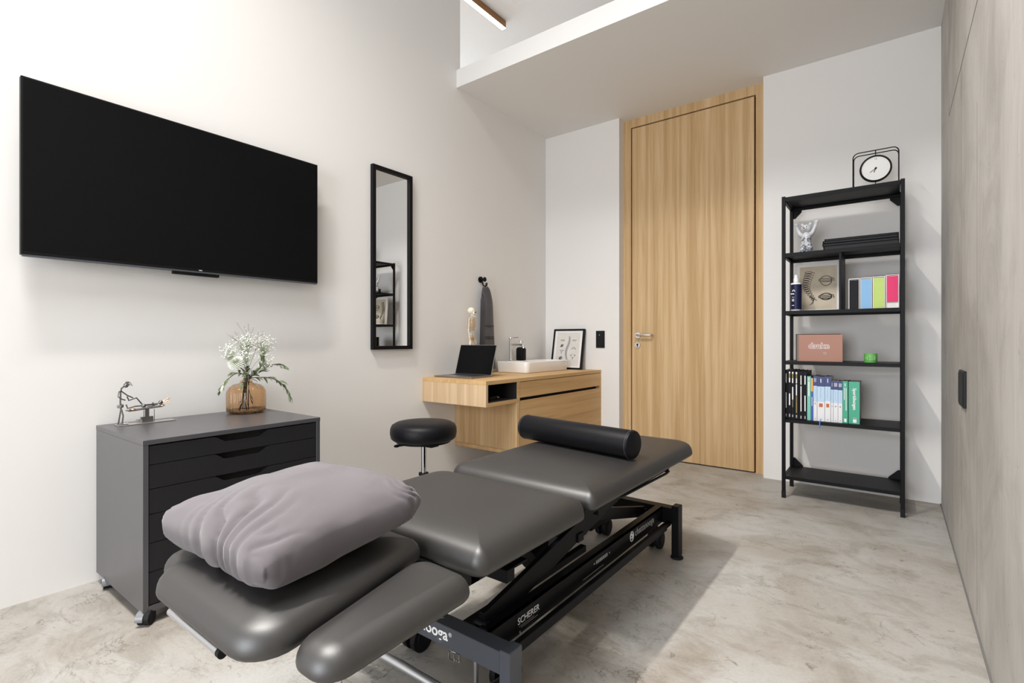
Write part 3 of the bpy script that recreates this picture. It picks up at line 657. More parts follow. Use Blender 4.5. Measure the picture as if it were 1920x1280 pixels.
# ================================================================ stool
so = thing('stool', 'round black padded stool on a chrome column between the dresser and the oak desk', 'stool', (-2.07, 1.93, 0))
c0 = (-2.07, 1.93, 0)
MB().lathe([(0.10, 0.496), (0.165, 0.498), (0.176, 0.508), (0.182, 0.535), (0.180, 0.560), (0.172, 0.578), (0.150, 0.590), (0.10, 0.596), (0.0, 0.598)], c0, 56).build('seat', M['leather2'], so, True, sharp=60)
MB().lathe([(0.148, 0.484), (0.150, 0.497), (0.0, 0.497)], c0, 40).build('seat_base', M['black'], so, True)
MB().box(-2.13, -1.98, 1.90, 1.96, 0.462, 0.486, 0.004).build('mechanism', M['blackm'], so)
MB().cyl((-2.10, 1.91, 0.472), (-2.155, 1.82, 0.466), 0.005, n=10).ell((-2.158, 1.815, 0.466), (0.014, 0.018, 0.008)).build('height_lever', M['rubber'], so, True)
MB().cyl((-2.07, 1.93, 0.30), (-2.07, 1.93, 0.470), 0.0145).cyl((-2.07, 1.93, 0.10), (-2.07, 1.93, 0.305), 0.024).build('gas_column', M['chrome'], so, True)
MB().cyl((-2.07, 1.93, 0.300), (-2.07, 1.93, 0.312), 0.027).build('collar', M['rubber'], so, True)
for k_ in range(5):
    a_ = 2 * PI * k_ / 5 + 0.3; e = (c0[0] + 0.27 * math.cos(a_), c0[1] + 0.27 * math.sin(a_), 0.066)
    lg_ = MB().tube([(c0[0], c0[1], 0.105), ((c0[0] + e[0]) / 2, (c0[1] + e[1]) / 2, 0.092), e], [0.020, 0.016, 0.012], 12).build('leg', M['chrome'], so, True)
    cs = MB().cyl((e[0], e[1], 0.045), (e[0], e[1], 0.066), 0.006, n=10)
    t_ = Vector((-math.sin(a_), math.cos(a_), 0))
    for s2 in (-1, 1): cs.cyl(Vector((e[0], e[1], 0.025)) + t_ * s2 * 0.005, Vector((e[0], e[1], 0.025)) + t_ * s2 * 0.022, 0.025, n=24)
    cs.build('castor', M['rubber'], lg_, True)
# ================================================================ floating oak desk with the washstand cabinet
KX, KY0, KZ = -2.150, 2.560, 0.770      # front face, near end, top
CY0 = 2.905                             # near side of the cabinet part
dk = thing('washstand_desk', 'wall-hung oak desk and washstand cabinet in the back left corner of the room', 'desk', ((XL + KX) / 2, (KY0 + YB) / 2, 0.215))
t20 = 0.026
top = MB().box(XL, KX, KY0, YB, KZ - t20, KZ, 0.0008, 1).build('worktop', M['oaky'], dk)
MB().box(XL, KX - 0.001, KY0 + 0.001, KY0 + 0.022, 0.597, KZ - t20).build('end_panel', M['oakend'], dk)
MB().box(XL, KX - 0.001, KY0 + 0.022, CY0 + 0.035, 0.597, 0.623).box(XL, KX - 0.001, CY0 + 0.002, CY0 + 0.035, 0.623, KZ - t20).build('niche_frame', M['oaky'], dk)
MB().box(KX - 0.30, KX - 0.29, KY0 + 0.022, CY0 + 0.002, 0.623, KZ - t20).box(KX - 0.29, KX - 0.004, KY0 + 0.022, KY0 + 0.026, 0.623, KZ - t20).box(KX - 0.29, KX - 0.004, CY0 - 0.002, CY0 + 0.002, 0.623, KZ - t20).box(KX - 0.29, KX - 0.004, KY0 + 0.026, CY0 - 0.002, 0.623, 0.626).box(KX - 0.29, KX - 0.004, KY0 + 0.026, CY0 - 0.002, KZ - t20 - 0.003, KZ - t20).build('niche_lining', M['gap'], dk)
MB().box(XL, KX - 0.001, CY0, CY0 + 0.030, 0.2475, 0.597).build('side_panel', M['oakz'], dk)
MB().box(XL, KX - 0.001, CY0 + 0.0, CY0 + 0.032, 0.218, 0.2455).box(XL, KX - 0.02, CY0 + 0.032, YB - 0.001, 0.222, 0.244).box(XL, KX - 0.001, YB - 0.026, YB, 0.222, KZ - t20).build('cabinet_body', M['oaky'], dk)
MB().box(XL, KX - 0.045, CY0 + 0.036, YB - 0.027, 0.246, KZ - t20 - 0.001).build('shadow_gap', M['gap'], dk)
MB().box(KX - 0.022, KX - 0.002, CY0 + 0.038, YB - 0.029, 0.627, KZ - t20 - 0.004, 0.0006, 1).build('drawer', M['oaky'], dk)
MB().box(KX - 0.022, KX - 0.002, CY0 + 0.038, YB - 0.029, 0.246, 0.604, 0.0006, 1).build('drawer', M['oaky'], dk)
# small device in the niche
nb = thing('power_adapter', 'small black device with a tiny light inside the dark niche of the oak desk', 'device', (KX - 0.14, 2.74, 0.6262))
MB().box(KX - 0.22, KX - 0.07, 2.68, 2.80, 0.6262, 0.652, 0.004).build('case', M['bezel'], nb)
MB().cyl((KX - 0.0695, 2.775, 0.640), (KX - 0.068, 2.775, 0.640), 0.004).cyl((KX - 0.0695, 2.765, 0.648), (KX - 0.068, 2.765, 0.648), 0.0025).build('indicator_light', M['white'], nb)

# ---- washbasin
BX0, BX1, BY0, BY1, BZ = XL + 0.022, -2.392, 3.375, 4.048, 0.862
ba = thing('washbasin', 'white rectangular countertop washbasin on the oak desk', 'washbasin', ((BX0 + BX1) / 2, (BY0 + BY1) / 2, KZ))
mb = MB(); P4 = [(BX0, BY0), (BX1, BY0), (BX1, BY1), (BX0, BY1)]
prof = [(0.022, KZ + 0.001), (0.012, KZ + 0.003), (0.010, KZ + 0.012), (0.002, BZ - 0.006), (0.003, BZ - 0.002), (0.006, BZ)]
rings = [[mb.bm.verts.new((p.x, p.y, z)) for p in round_poly(P4, 0.045, ins, 8)] for ins, z in prof]
In = [(BX0 + 0.105, BY0 + 0.02), (BX1 - 0.018, BY0 + 0.02), (BX1 - 0.018, BY1 - 0.02), (BX0 + 0.105, BY1 - 0.02)]
for ins, z in [(0.0, BZ), (0.004, BZ - 0.003), (0.010, BZ - 0.02), (0.022, BZ - 0.062), (0.050, BZ - 0.072)]:
    rings.append([mb.bm.verts.new((p.x, p.y, z)) for p in round_poly(In, 0.035, ins, 8)])
for a, b in zip(rings, rings[1:]):
    kk = len(a)
    for j in range(kk): mb.bm.faces.new((a[j], a[(j + 1) % kk], b[(j + 1) % kk], b[j]))
mb.bm.faces.new(rings[0][::-1]); mb.bm.faces.new(rings[-1])
mb.build('basin', M['ceramic'], ba, True, sharp=50)
MB().cyl((-2.52, 3.71, BZ - 0.0715), (-2.52, 3.71, BZ - 0.069), 0.03).build('drain', M['chrome'], ba, True)

# ---- tap
fx, fy = -2.685, 3.535
ta = thing('basin_tap', 'tall slim chrome tap standing on the rim of the white washbasin', 'tap', (fx, fy, BZ))
MB().lathe([(0.024, 0.0), (0.024, 0.006), (0.018, 0.010), (0.0165, 0.014), (0.0165, 0.196), (0.015, 0.200), (0.0, 0.200)], (fx, fy, BZ), 28).build('body', M['chrome'], ta, True)
MB().tube([(fx + 0.010, fy, BZ + 0.142), (fx + 0.115, fy, BZ + 0.142), (fx + 0.130, fy, BZ + 0.139), (fx + 0.137, fy, BZ + 0.128), (fx + 0.139, fy, BZ + 0.112)], [0.011, 0.010, 0.0105, 0.0105, 0.0100], 16).build('spout', M['chrome'], ta, True)
MB().bar((fx - 0.012, fy, BZ + 0.203), (fx + 0.085, fy, BZ + 0.205), 0.014, 0.005, 0.002).cyl((fx, fy, BZ + 0.199), (fx, fy, BZ + 0.206), 0.0165).build('lever', M['chrome'], ta, True)
# ---- soap dispenser
sx, sy = -2.668, 3.665
sd = thing('soap_dispenser', 'black rounded soap dispenser with a chrome pump beside the tap on the washbasin rim', 'soap dispenser', (sx, sy, BZ))
mb = MB(); pr = [(0.008, 0.0), (0.002, 0.004), (0.0, 0.012), (0.0, 0.098), (0.004, 0.110), (0.014, 0.118), (0.026, 0.120)]
Sq = [(sx - 0.036, sy - 0.036), (sx + 0.036, sy - 0.036), (sx + 0.036, sy + 0.036), (sx - 0.036, sy + 0.036)]
rr = [[mb.bm.verts.new((p.x, p.y, BZ + z)) for p in round_poly(Sq, 0.016, ins, 5)] for ins, z in pr]
for a, b in zip(rr, rr[1:]):
    kk = len(a)
    for j in range(kk): mb.bm.faces.new((a[j], a[(j + 1) % kk], b[(j + 1) % kk], b[j]))
mb.bm.faces.new(rr[0][::-1]); mb.bm.faces.new(rr[-1]); mb.build('bottle', M['black'], sd, True, sharp=50)
MB().cyl((sx, sy, BZ + 0.119), (sx, sy, BZ + 0.128), 0.013).cyl((sx, sy, BZ + 0.127), (sx, sy, BZ + 0.165), 0.0045).cyl((sx, sy, BZ + 0.160), (sx, sy, BZ + 0.176), 0.011).tube([(sx, sy, BZ + 0.170), (sx + 0.035, sy - 0.012, BZ + 0.168), (sx + 0.045, sy - 0.016, BZ + 0.158)], 0.004, 10).build('pump', M['chrome'], sd, True)

# ---- framed print leaning on the back wall
fp = thing('framed_print', 'black framed print of vertebrae drawings leaning on the back wall beside the washbasin', 'framed print', (-2.47, 4.10, KZ + 0.0015), (R(-10.5), 0, 0))
def L2W(o, x, y, z): return W[o.name] @ Vector((x, y, z))
fw, fh = 0.335, 0.385
fm = MB().box(-fw / 2, -fw / 2 + 0.016, 0, 0.024, 0, fh).box(fw / 2 - 0.016, fw / 2, 0, 0.024, 0, fh).box(-fw / 2 + 0.016, fw / 2 - 0.016, 0, 0.024, 0, 0.016).box(-fw / 2 + 0.016, fw / 2 - 0.016, 0, 0.024, fh - 0.016, fh)
fm.build('frame', M['black'], fp, local=True)
MB().box(-fw / 2 + 0.016, fw / 2 - 0.016, 0.007, 0.020, 0.016, fh - 0.016).build('passepartout', M['paper'], fp, local=True)
sh = MB().box(-0.125, 0.125, 0.0062, 0.007, 0.032, fh - 0.034).build('print_sheet', M['print2'], fp, local=True)
dr_ = MB(); yy = 0.0058
def spine(mb, x0, z0, h, amp, w, n, y):
    for i in range(n):
        s2 = i / (n - 1); z = z0 + h * s2; x = x0 + amp * math.sin(s2 * 2 * PI * 0.95 + 2.6); ww = w * (0.55 + 0.7 * math.sin(PI * min(1, (1 - s2) * 0.9 + 0.08)))
        mb.box(x - ww, x + ww, y - 0.0004, y, z - h / n * 0.40, z + h / n * 0.40)
spine(dr_, 0.0, 0.075, 0.235, 0.014, 0.010, 24, yy + 0.0002); dr_.build('spine_drawing', M['inkg'], sh, local=True)
dr_ = MB()
for (x, z, k_) in ((-0.062, 0.275, 0), (0.066, 0.275, 3), (-0.062, 0.225, 1), (-0.062, 0.175, 2), (0.066, 0.205, 4), (0.064, 0.130, 5), (-0.066, 0.105, 6)):
    r_ = 0.010 if k_ < 5 else 0.019
    dr_.tube([(x + r_ * math.cos(2 * PI * j / 14), yy, z + 0.8 * r_ * math.sin(2 * PI * j / 14)) for j in range(14)], 0.0012, 5, closed=True)
    if k_ in (0, 2, 3, 4, 5):
        for s2 in (-1, 1): dr_.tube([(x + s2 * r_ * 0.8, yy, z), (x + s2 * (r_ + 0.008), yy, z + (0.006 if k_ != 4 else -0.010)), (x + s2 * (r_ + 0.014), yy, z + (0.002 if k_ != 4 else -0.016))], 0.002, 5)
    if k_ in (2, 5): dr_.tube([(x, yy, z - r_ * 0.8), (x - 0.002, yy, z - r_ * 0.8 - 0.018)], 0.0025, 5)
    if k_ in (1, 6):
        for q_ in range(4): dr_.tube([(x - 0.02 + q_ * 0.006, yy, z - 0.014), (x - 0.008 + q_ * 0.007, yy, z + 0.012)], 0.0022, 5)
dr_.build('vertebra_drawings', M['ink'], sh, local=True)

# ---- laptop
la = thing('laptop', 'open space-grey laptop with a dark screen on the oak desk', 'laptop', (-2.555, 2.775, KZ + 0.001), (0, 0, R(2.0)))
lw, ld = 0.355, 0.240
MB().box(-lw / 2, lw / 2, -ld / 2, ld / 2, 0.0, 0.011, 0.003).build('base', M['laptop'], la, local=True)
ky = MB()
for r_ in range(5):
    for c_ in range(13): ky.box(-0.135 + c_ * 0.0208, -0.135 + c_ * 0.0208 + 0.0175, 0.078 - r_ * 0.019, 0.078 - r_ * 0.019 + 0.0155, 0.0108, 0.0118)
ky.build('keyboard', M['keys'], la, local=True)
MB().box(-0.055, 0.055, -0.105, -0.030, 0.0109, 0.0113).build('trackpad', M['alu'], la, local=True)
hm = Matrix.Translation((0, ld / 2 - 0.006, 0.010)) @ Matrix.Rotation(R(-17), 4, 'X')
lid = MB().box(-lw / 2, lw / 2, 0.0, 0.006, 0.0, 0.236, 0.002, 2, hm).build('lid', M['laptop'], la, local=True)
MB().box(-lw / 2 + 0.003, lw / 2 - 0.003, -0.0012, 0.001, 0.004, 0.232, 0, 2, hm).build('screen', M['screen'], lid, local=True)
MB().cyl((-lw / 2 + 0.02, ld / 2 - 0.006, 0.010), (lw / 2 - 0.02, ld / 2 - 0.006, 0.010), 0.006, n=12).build('hinge', M['keys'], la, True, local=True)

# ---- coat hook and towel
ho = thing('wall_hook', 'black round double wall hook on the white left wall holding a grey towel', 'wall hook', (XL, 3.215, 1.53))
MB().lathe([(0.030, 0), (0.030, 0.012), (0.024, 0.016), (0.0, 0.016)], (0, 0, 0), 28).bm.free()
MB().cyl((XL, 3.210, 1.548), (XL + 0.012, 3.210, 1.548), 0.026).build('wall_plate', M['black'], ho, True)
hk = MB().cyl((XL + 0.010, 3.210, 1.548), (XL + 0.045, 3.210, 1.546), 0.009).ell((XL + 0.050, 3.210, 1.548), (0.012, 0.020, 0.020))
hk.tube([(XL + 0.012, 3.215, 1.540), (XL + 0.025, 3.222, 1.500), (XL + 0.045, 3.226, 1.490), (XL + 0.058, 3.226, 1.505), (XL + 0.060, 3.226, 1.520)], 0.0065, 10)
hk.build('hook_arm', M['black'], ho, True)
tw = thing('towel', 'dark grey terry towel hanging in folds from the black wall hook', 'towel', (XL + 0.04, 3.245, 0.80))
mb = MB(); NZ, NA = 40, 40; rings = []
for i in range(NZ + 1):
    s2 = i / NZ; z = 1.487 - s2 * (1.487 - 0.80); wy = 0.020 + 0.085 * (min(1, s2 * 6) ** 0.6) * (0.62 + 0.38 * s2) ; tx = 0.014 + 0.012 * min(1, s2 * 4)
    yc = 3.238 + 0.014 * s2; ring = []
    for j in range(NA):
        a_ = 2 * PI * j / NA; fo = 1 + 0.28 * math.sin(3 * a_ + 1.0 + 0.6 * s2) * min(1, s2 * 5)
        y = yc + wy * math.cos(a_); x = XL + 0.043 + tx * math.sin(a_) * fo + 0.004 * math.sin(y * 60)
        ring.append(mb.bm.verts.new((max(x, XL + 0.004), y, z)))
    rings.append(ring)
for a, b in zip(rings, rings[1:]):
    for j in range(NA): mb.bm.faces.new((a[j], a[(j + 1) % NA], b[(j + 1) % NA], b[j]))
mb.bm.faces.new(rings[0]); mb.bm.faces.new(rings[-1][::-1])
mb.build('cloth', M['towel'], tw, True, sharp=80)
MB().tube([(XL + 0.052, 3.222, 1.487), (XL + 0.052, 3.217, 1.512), (XL + 0.050, 3.226, 1.520), (XL + 0.052, 3.237, 1.508), (XL + 0.050, 3.240, 1.485)], 0.0025, 8).build('hanging_loop', M['black'], tw, True)
MB().prism([(XL + 0.03, 3.205, 1.485), (XL + 0.05, 3.165, 1.418), (XL + 0.05, 3.190, 1.392), (XL + 0.045, 3.205, 1.415)], (0.012, 0.008, 0)).build('corner_fold', M['towel'], tw)
bd = MB()
for z in (1.16, 1.07, 1.055): bd.box(XL + 0.068, XL + 0.0705, 3.19, 3.31, z, z + 0.004)
bd.build('woven_band', M['black'], tw)

# ---- small skeleton model behind the laptop
kx, kyy, kz = -2.665, 3.005, KZ
sk = thing('skeleton_model', 'small ivory plastic skeleton model standing behind the laptop', 'skeleton model', (kx, kyy, kz), (0, 0, R(112)))
def LB(n_, mb, m_, par=sk, sm=True): return mb.build(n_, m_, par, sm, local=True)
LB('stand', MB().cyl((0, 0, 0), (0, 0, 0.010), 0.055, n=32).cyl((0.0, 0.022, 0.008), (0.0, 0.022, 0.30), 0.0025, n=8), M['bone'])
H = 0.985 / 1.75 * 0 + 0.53        # model height in metres
sc_ = H / 1.70
def P_(x, y, z): return (x * sc_, y * sc_, z * sc_)
skull = LB('skull', MB().ell(P_(0, 0.03, 1.62), (0.082 * sc_, 0.100 * sc_, 0.092 * sc_), 20).ell(P_(0, -0.045, 1.565), (0.055 * sc_, 0.045 * sc_, 0.060 * sc_), 16), M['bone'])
LB('jaw', MB().tube([P_(-0.05, 0.02, 1.53), P_(-0.045, -0.04, 1.49), P_(0, -0.085, 1.475), P_(0.045, -0.04, 1.49), P_(0.05, 0.02, 1.53)], 0.014 * sc_, 8), M['bone'], skull)
LB('eye_sockets', MB().ell(P_(-0.028, -0.078, 1.585), 0.017 * sc_, 10).ell(P_(0.028, -0.078, 1.585), 0.017 * sc_, 10), M['gap'], skull)
sp_ = MB()
for i in range(24):
    s2 = i / 23; z = 0.95 + 0.56 * s2; y = 0.03 + 0.025 * math.sin(s2 * 2 * PI - 0.6)
    sp_.ell(P_(0, y, z), (0.024 * sc_, 0.026 * sc_, 0.010 * sc_), 10)
sp_.tube([P_(0, 0.03, 0.94), P_(0, 0.03, 1.52)], 0.010 * sc_, 8); LB('spine', sp_, M['bone'])
rb = MB()
for i in range(10):
    z = 1.44 - i * 0.032; wx = 0.085 + 0.055 * math.sin(PI * min(1, (i + 1.5) / 9)); wy = 0.075 + 0.03 * math.sin(PI * min(1, (i + 1) / 9))
    for s2 in (-1, 1):
        rb.tube([P_(s2 * wx * math.sin(PI * j / 9), 0.035 - 0.02 - wy * math.cos(PI * j / 9) * -1 * 0.9, z - 0.045 * (1 - j / 9)) for j in range(0, 10)], 0.0065 * sc_, 6)
rb.box(-0.015 * sc_, 0.015 * sc_, -0.085 * sc_, -0.070 * sc_, 1.20 * sc_, 1.42 * sc_, 0.001)
rib = LB('rib_cage', rb, M['bone2'])
LB('shoulder_bones', MB().tube([P_(-0.17, 0.02, 1.44), P_(0, -0.06, 1.43), P_(0.17, 0.02, 1.44)], 0.010 * sc_, 8).prism([P_(-0.15, 0.09, 1.42), P_(-0.06, 0.10, 1.42), P_(-0.08, 0.105, 1.28)], (0, 0.012 * sc_, 0)).prism([P_(0.15, 0.09, 1.42), P_(0.06, 0.10, 1.42), P_(0.08, 0.105, 1.28)], (0, 0.012 * sc_, 0)), M['bone'])
pv = MB()
for s2 in (-1, 1): pv.ell(P_(s2 * 0.075, 0.02, 0.93), (0.062 * sc_, 0.045 * sc_, 0.065 * sc_), 14).tube([P_(s2 * 0.09, -0.02, 0.88), P_(s2 * 0.04, -0.05, 0.83), P_(0, -0.06, 0.84)], 0.013 * sc_, 8)
LB('pelvis', pv, M['bone2'])
for s2 in (-1, 1):
    LB('arm_bones', MB().tube([P_(s2 * 0.18, 0.02, 1.42), P_(s2 * 0.19, 0.03, 1.13)], [0.017 * sc_, 0.013 * sc_], 8).tube([P_(s2 * 0.20, 0.03, 1.12), P_(s2 * 0.215, -0.01, 0.87)], [0.012 * sc_, 0.010 * sc_], 8).ell(P_(s2 * 0.20, 0.03, 1.125), 0.020 * sc_, 8).ell(P_(s2 * 0.22, -0.015, 0.80), (0.016 * sc_, 0.024 * sc_, 0.058 * sc_), 8), M['bone'])
    LB('leg_bones', MB().tube([P_(s2 * 0.10, 0.01, 0.89), P_(s2 * 0.085, 0, 0.48)], [0.022 * sc_, 0.018 * sc_], 8).tube([P_(s2 * 0.085, 0, 0.46), P_(s2 * 0.08, 0.015, 0.09)], [0.018 * sc_, 0.013 * sc_], 8).ell(P_(s2 * 0.085, -0.005, 0.47), 0.030 * sc_, 8).ell(P_(s2 * 0.08, -0.04, 0.06), (0.028 * sc_, 0.075 * sc_, 0.022 * sc_), 8), M['bone'])
# ================================================================ black metal shelf
SX0, SX1, SY0, SY1 = -0.594, 0.052, 3.752, 4.100
sh0 = thing('shelving_unit', 'tall open black metal shelving unit with six shelves against the white back wall', 'shelf', ((SX0 + SX1) / 2, (SY0 + SY1) / 2, 0))
pw = 0.021
LV = [(1.962, 1.986), (1.592, 1.616), (1.212, 1.235), (0.882, 0.903), (0.500, 0.521), (0.125, 0.146)]
for x in (SX0, SX1 - pw):
    for y in (SY0, SY1 - pw):
        p = MB().box(x, x + pw, y, y + pw, 0.045, 1.992, 0.001, 1).build('post', M['frame'], sh0)
        MB().prism([(x - 0.001, y - 0.001, 0.0), (x + pw + 0.001, y - 0.001, 0), (x + pw + 0.001, y + pw + 0.001, 0), (x - 0.001, y + pw + 0.001, 0)], (0, 0, 0.048)).build('foot_cap', M['rubber'], p)
for i, (a, b) in enumerate(LV):
    s_ = MB().box(SX0 + pw, SX1 - pw, SY0 + 0.001, SY0 + 0.013, a, b, 0.0008, 1).box(SX0 + pw, SX1 - pw, SY1 - 0.013, SY1 - 0.001, a, b).box(SX0 + pw, SX1 - pw, SY0 + 0.013, SY1 - 0.013, b - 0.006, b)
    s_.box(SX0 + 0.003, SX0 + pw - 0.003, SY0 + pw, SY1 - pw, a, b).box(SX1 - pw + 0.003, SX1 - 0.003, SY0 + pw, SY1 - pw, a, b)
    s_.build('shelf', M['frame'], sh0)
g_ = 0.075
for x in (SX0 + pw, SX1 - pw):
    sg = 1 if x < -0.3 else -1
    for y in (SY1 - 0.006,):
        MB().prism([(x, y, LV[0][0]), (x + sg * 0.052, y, LV[0][0]), (x + sg * 0.052, y, LV[0][0] - 0.012), (x + sg * 0.012, y, LV[0][0] - 0.055), (x, y, LV[0][0] - 0.055)], (0, 0.004, 0)).build('corner_brace', M['frame'], sh0)
        MB().prism([(x, y, LV[5][1]), (x + sg * 0.060, y, LV[5][1]), (x + sg * 0.060, y, LV[5][1] + 0.008), (x + sg * 0.010, y, LV[5][1] + 0.060), (x, y, LV[5][1] + 0.060)], (0, 0.004, 0)).build('corner_brace', M['frame'], sh0)
MB().box(-0.2745, -0.262, SY0 + 0.006, SY1 - 0.02, LV[2][1], LV[1][0], 0.0005, 1).build('divider', M['frame'], sh0)

# ---- table clock on top
z0 = LV[0][1]
ck = thing('table_clock', 'round black-rimmed clock hanging in a double wire frame on top of the black shelving unit', 'clock', (-0.100, 3.915, z0))
def wire(y):
    hw, hh, r_ = 0.116, 0.238, 0.030; pts = [(-hw, 0.0)]
    for c_, a0 in (((-hw + r_, hh - r_), 180), ((hw - r_, hh - r_), 90)):
        for j in range(7):
            a_ = R(a0 - 15 * j); pts.append((c_[0] + r_ * math.cos(a_), c_[1] + r_ * math.sin(a_)))
    pts.append((hw, 0.0)); return [(-0.092 + px, y, z0 + 0.003 + pz) for px, pz in pts]
YA, YC, YM = 3.882, 3.946, 3.914
w_ = MB().tube(wire(YA), 0.0032, 8).tube(wire(YC), 0.0032, 8)
for sx_, z in ((-1, 0.10), (1, 0.10), (-1, 0.0), (1, 0.0)): w_.tube([(-0.092 + sx_ * 0.116, YA, z0 + 0.003 + z), (-0.092 + sx_ * 0.116, YC, z0 + 0.003 + z)], 0.0028, 6)
w_.tube([(-0.092, YA, z0 + 0.241), (-0.092, YC, z0 + 0.241)], 0.0028, 6).tube([(-0.092, YM, z0 + 0.241), (-0.092, YM, z0 + 0.215)], 0.0028, 6).tube([(-0.092, YA, z0 + 0.003), (-0.092, YC, z0 + 0.003)], 0.0028, 6).tube([(-0.092, YM, z0 + 0.003), (-0.092, YM, z0 + 0.055)], 0.0028, 6)
w_.build('wire_frame', M['black'], ck, True)
cc = Vector((-0.092, YM, z0 + 0.134)); cm = Matrix.Translation(cc) @ Matrix.Rotation(R(4), 4, 'Z') @ Matrix.Rotation(R(90), 4, 'X')
def disc(prof, mx):
    b = MB().lathe(prof, (0, 0, 0), 56); bmesh.ops.transform(b.bm, matrix=mx, verts=b.bm.verts[:]); return b
disc([(0.074, -0.014), (0.082, -0.010), (0.084, 0.0), (0.083, 0.012), (0.079, 0.016), (0.074, 0.016), (0.073, 0.009), (0.0, 0.009)], cm).build('rim', M['black'], ck, True)
disc([(0.073, 0.0092), (0.073, 0.0105), (0.0, 0.0105)], cm).build('dial', M['clockface'], ck, True)
def hand(a, L_, w_, name):
    b = MB().box(-w_ / 2, w_ / 2, -0.008, L_, 0.0112, 0.0120); bmesh.ops.transform(b.bm, matrix=cm @ Matrix.Rotation(a, 4, 'Z'), verts=b.bm.verts[:]); b.build(name, M['black'], ck)
hand(R(160), 0.026, 0.004, 'hour_hand'); hand(R(127), 0.036, 0.003, 'minute_hand')
disc([(0.006, 0.0105), (0.006, 0.0125), (0.0, 0.0125)], cm).build('hub', M['black'], ck, True)
text('numeral', '12', 0.014, M['black'], ck, cm @ Vector((-0.007, 0.055, 0.0108)), cm.to_3x3() @ Vector((1, 0, 0)), cm.to_3x3() @ Vector((0, 1, 0)), 0.0002)

# ---- bear figure on the second shelf
z0 = LV[1][1]; bx, by = -0.470, 3.90
be = thing('bear_figurine', 'white bear figurine with raised arms and marbled body beside the black folders', 'figurine', (bx, by, z0), (0, 0, R(-12)))
q_ = MB().ell((0, 0, 0.098), (0.031, 0.026, 0.046), 24).ell((0, 0.001, 0.062), (0.036, 0.029, 0.028), 24)
for s2 in (-1, 1):
    q_.tube([(s2 * 0.018, 0, 0.055), (s2 * 0.022, -0.002, 0.028), (s2 * 0.023, -0.003, 0.012)], [0.021, 0.018, 0.015], 16).ell((s2 * 0.023, -0.008, 0.009), (0.014, 0.020, 0.009), 14)
q_.build('body', M['bearpaint'], be, True, local=True, sharp=180)
q_ = MB().ell((0, -0.001, 0.122), (0.030, 0.024, 0.022), 20).tube([(0, 0, 0.130), (0, 0, 0.148)], 0.018, 14)
for s2 in (-1, 1):
    q_.tube([(s2 * 0.018, 0, 0.124), (s2 * 0.040, -0.001, 0.146), (s2 * 0.053, -0.002, 0.176), (s2 * 0.060, -0.002, 0.204)], [0.017, 0.014, 0.011, 0.011], 14).ell((s2 * 0.063, -0.003, 0.212), (0.015, 0.010, 0.012), 12)
ub = q_.build('arms', M['bear'], be, True, local=True, sharp=180)
hd_ = MB().ell((0, -0.002, 0.177), (0.031, 0.027, 0.029), 24).ell((0, -0.026, 0.170), (0.014, 0.014, 0.011), 16).ell((-0.024, 0, 0.204), (0.010, 0.006, 0.010), 12).ell((0.024, 0, 0.204), (0.010, 0.006, 0.010), 12)
hd_ = hd_.build('head', M['bear'], be, True, local=True, sharp=180)
MB().ell((0, -0.040, 0.173), (0.005, 0.003, 0.004), 10).ell((-0.011, -0.0285, 0.184), 0.003, 8).ell((0.011, -0.0285, 0.184), 0.003, 8).build('eyes_and_nose', M['ink'], hd_, True, local=True)

# ---- stack of black folders
zf = LV[1][1] + 0.0005
names = ['lowest', 'second from the bottom', 'second from the top', 'topmost']
for i in range(4):
    hh = (0.026, 0.016, 0.016, 0.013)[i]; x0 = (-0.360, -0.366, -0.364, -0.355)[i]; x1 = (0.026, 0.024, 0.022, 0.024)[i]; y0 = (3.772, 3.778, 3.775, 3.785)[i]
    f_ = thing('folder', 'flat black folder, ' + names[i] + ' of the stack on the second shelf', 'folder', ((x0 + x1) / 2, 3.9, zf), group='stacked black folders')
    MB().box(x0, x1, y0, y0 + 0.285, zf, zf + 0.0025, 0.0008, 1).box(x0, x1, y0, y0 + 0.285, zf + hh - 0.003, zf + hh - 0.0006, 0.0008, 1).box(x0 + 0.0005, x0 + 0.003, y0, y0 + 0.285, zf + 0.002, zf + hh - 0.002).build('cover', M['bookblack'], f_)
    MB().box(x0 + 0.006, x1 - 0.004, y0 + 0.006, y0 + 0.28, zf + 0.0025, zf + hh - 0.003).build('sheets', M['blackm'], f_)
    zf += hh

# ---- poster standing behind the bottle
z0 = LV[2][1] + 0.001
po2 = thing('anatomy_print', 'white-bordered aged print of a spine and two vertebrae leaning on the third shelf', 'print', (-0.416, 3.992, z0), (R(-4), 0, 0))
MB().box(-0.136, 0.136, 0, 0.012, 0, 0.336, 0.001).build('border_board', M['paper'], po2, local=True)
sheet = MB().box(-0.107, 0.112, -0.0006, 0.0002, 0.018, 0.312).build('print_sheet', M['cream'], po2, local=True)
d1 = MB(); y = -0.0012
for i in range(13):
    s2 = i / 12; z = 0.272 - 0.185 * s2; x = -0.052 - 0.020 * math.sin(s2 * PI * 0.95) + 0.040 * max(0, s2 - 0.55) * 1.6; w2 = 0.024 * (1 - 0.55 * s2)
    d1.tube([(x + w2 * math.cos(2 * PI * j / 10), y, z + 0.0065 * math.sin(2 * PI * j / 10)) for j in range(10)], 0.0019, 5, closed=True)
    d1.tube([(x + w2, y, z), (x + w2 + 0.012, y, z - 0.006), (x + w2 + 0.006, y, z - 0.011)], 0.0018, 5)
    d1.tube([(x - w2 * 0.3, y, z - 0.005), (x + w2 * 0.4, y, z - 0.007)], 0.0022, 5)
d1.tube([(-0.040, y, 0.105), (-0.022, y, 0.085), (-0.026, y, 0.062), (-0.046, y, 0.045)], [0.004, 0.004, 0.003, 0.001], 6)
d1.build('spine_drawing', M['ink'], sheet, local=True)
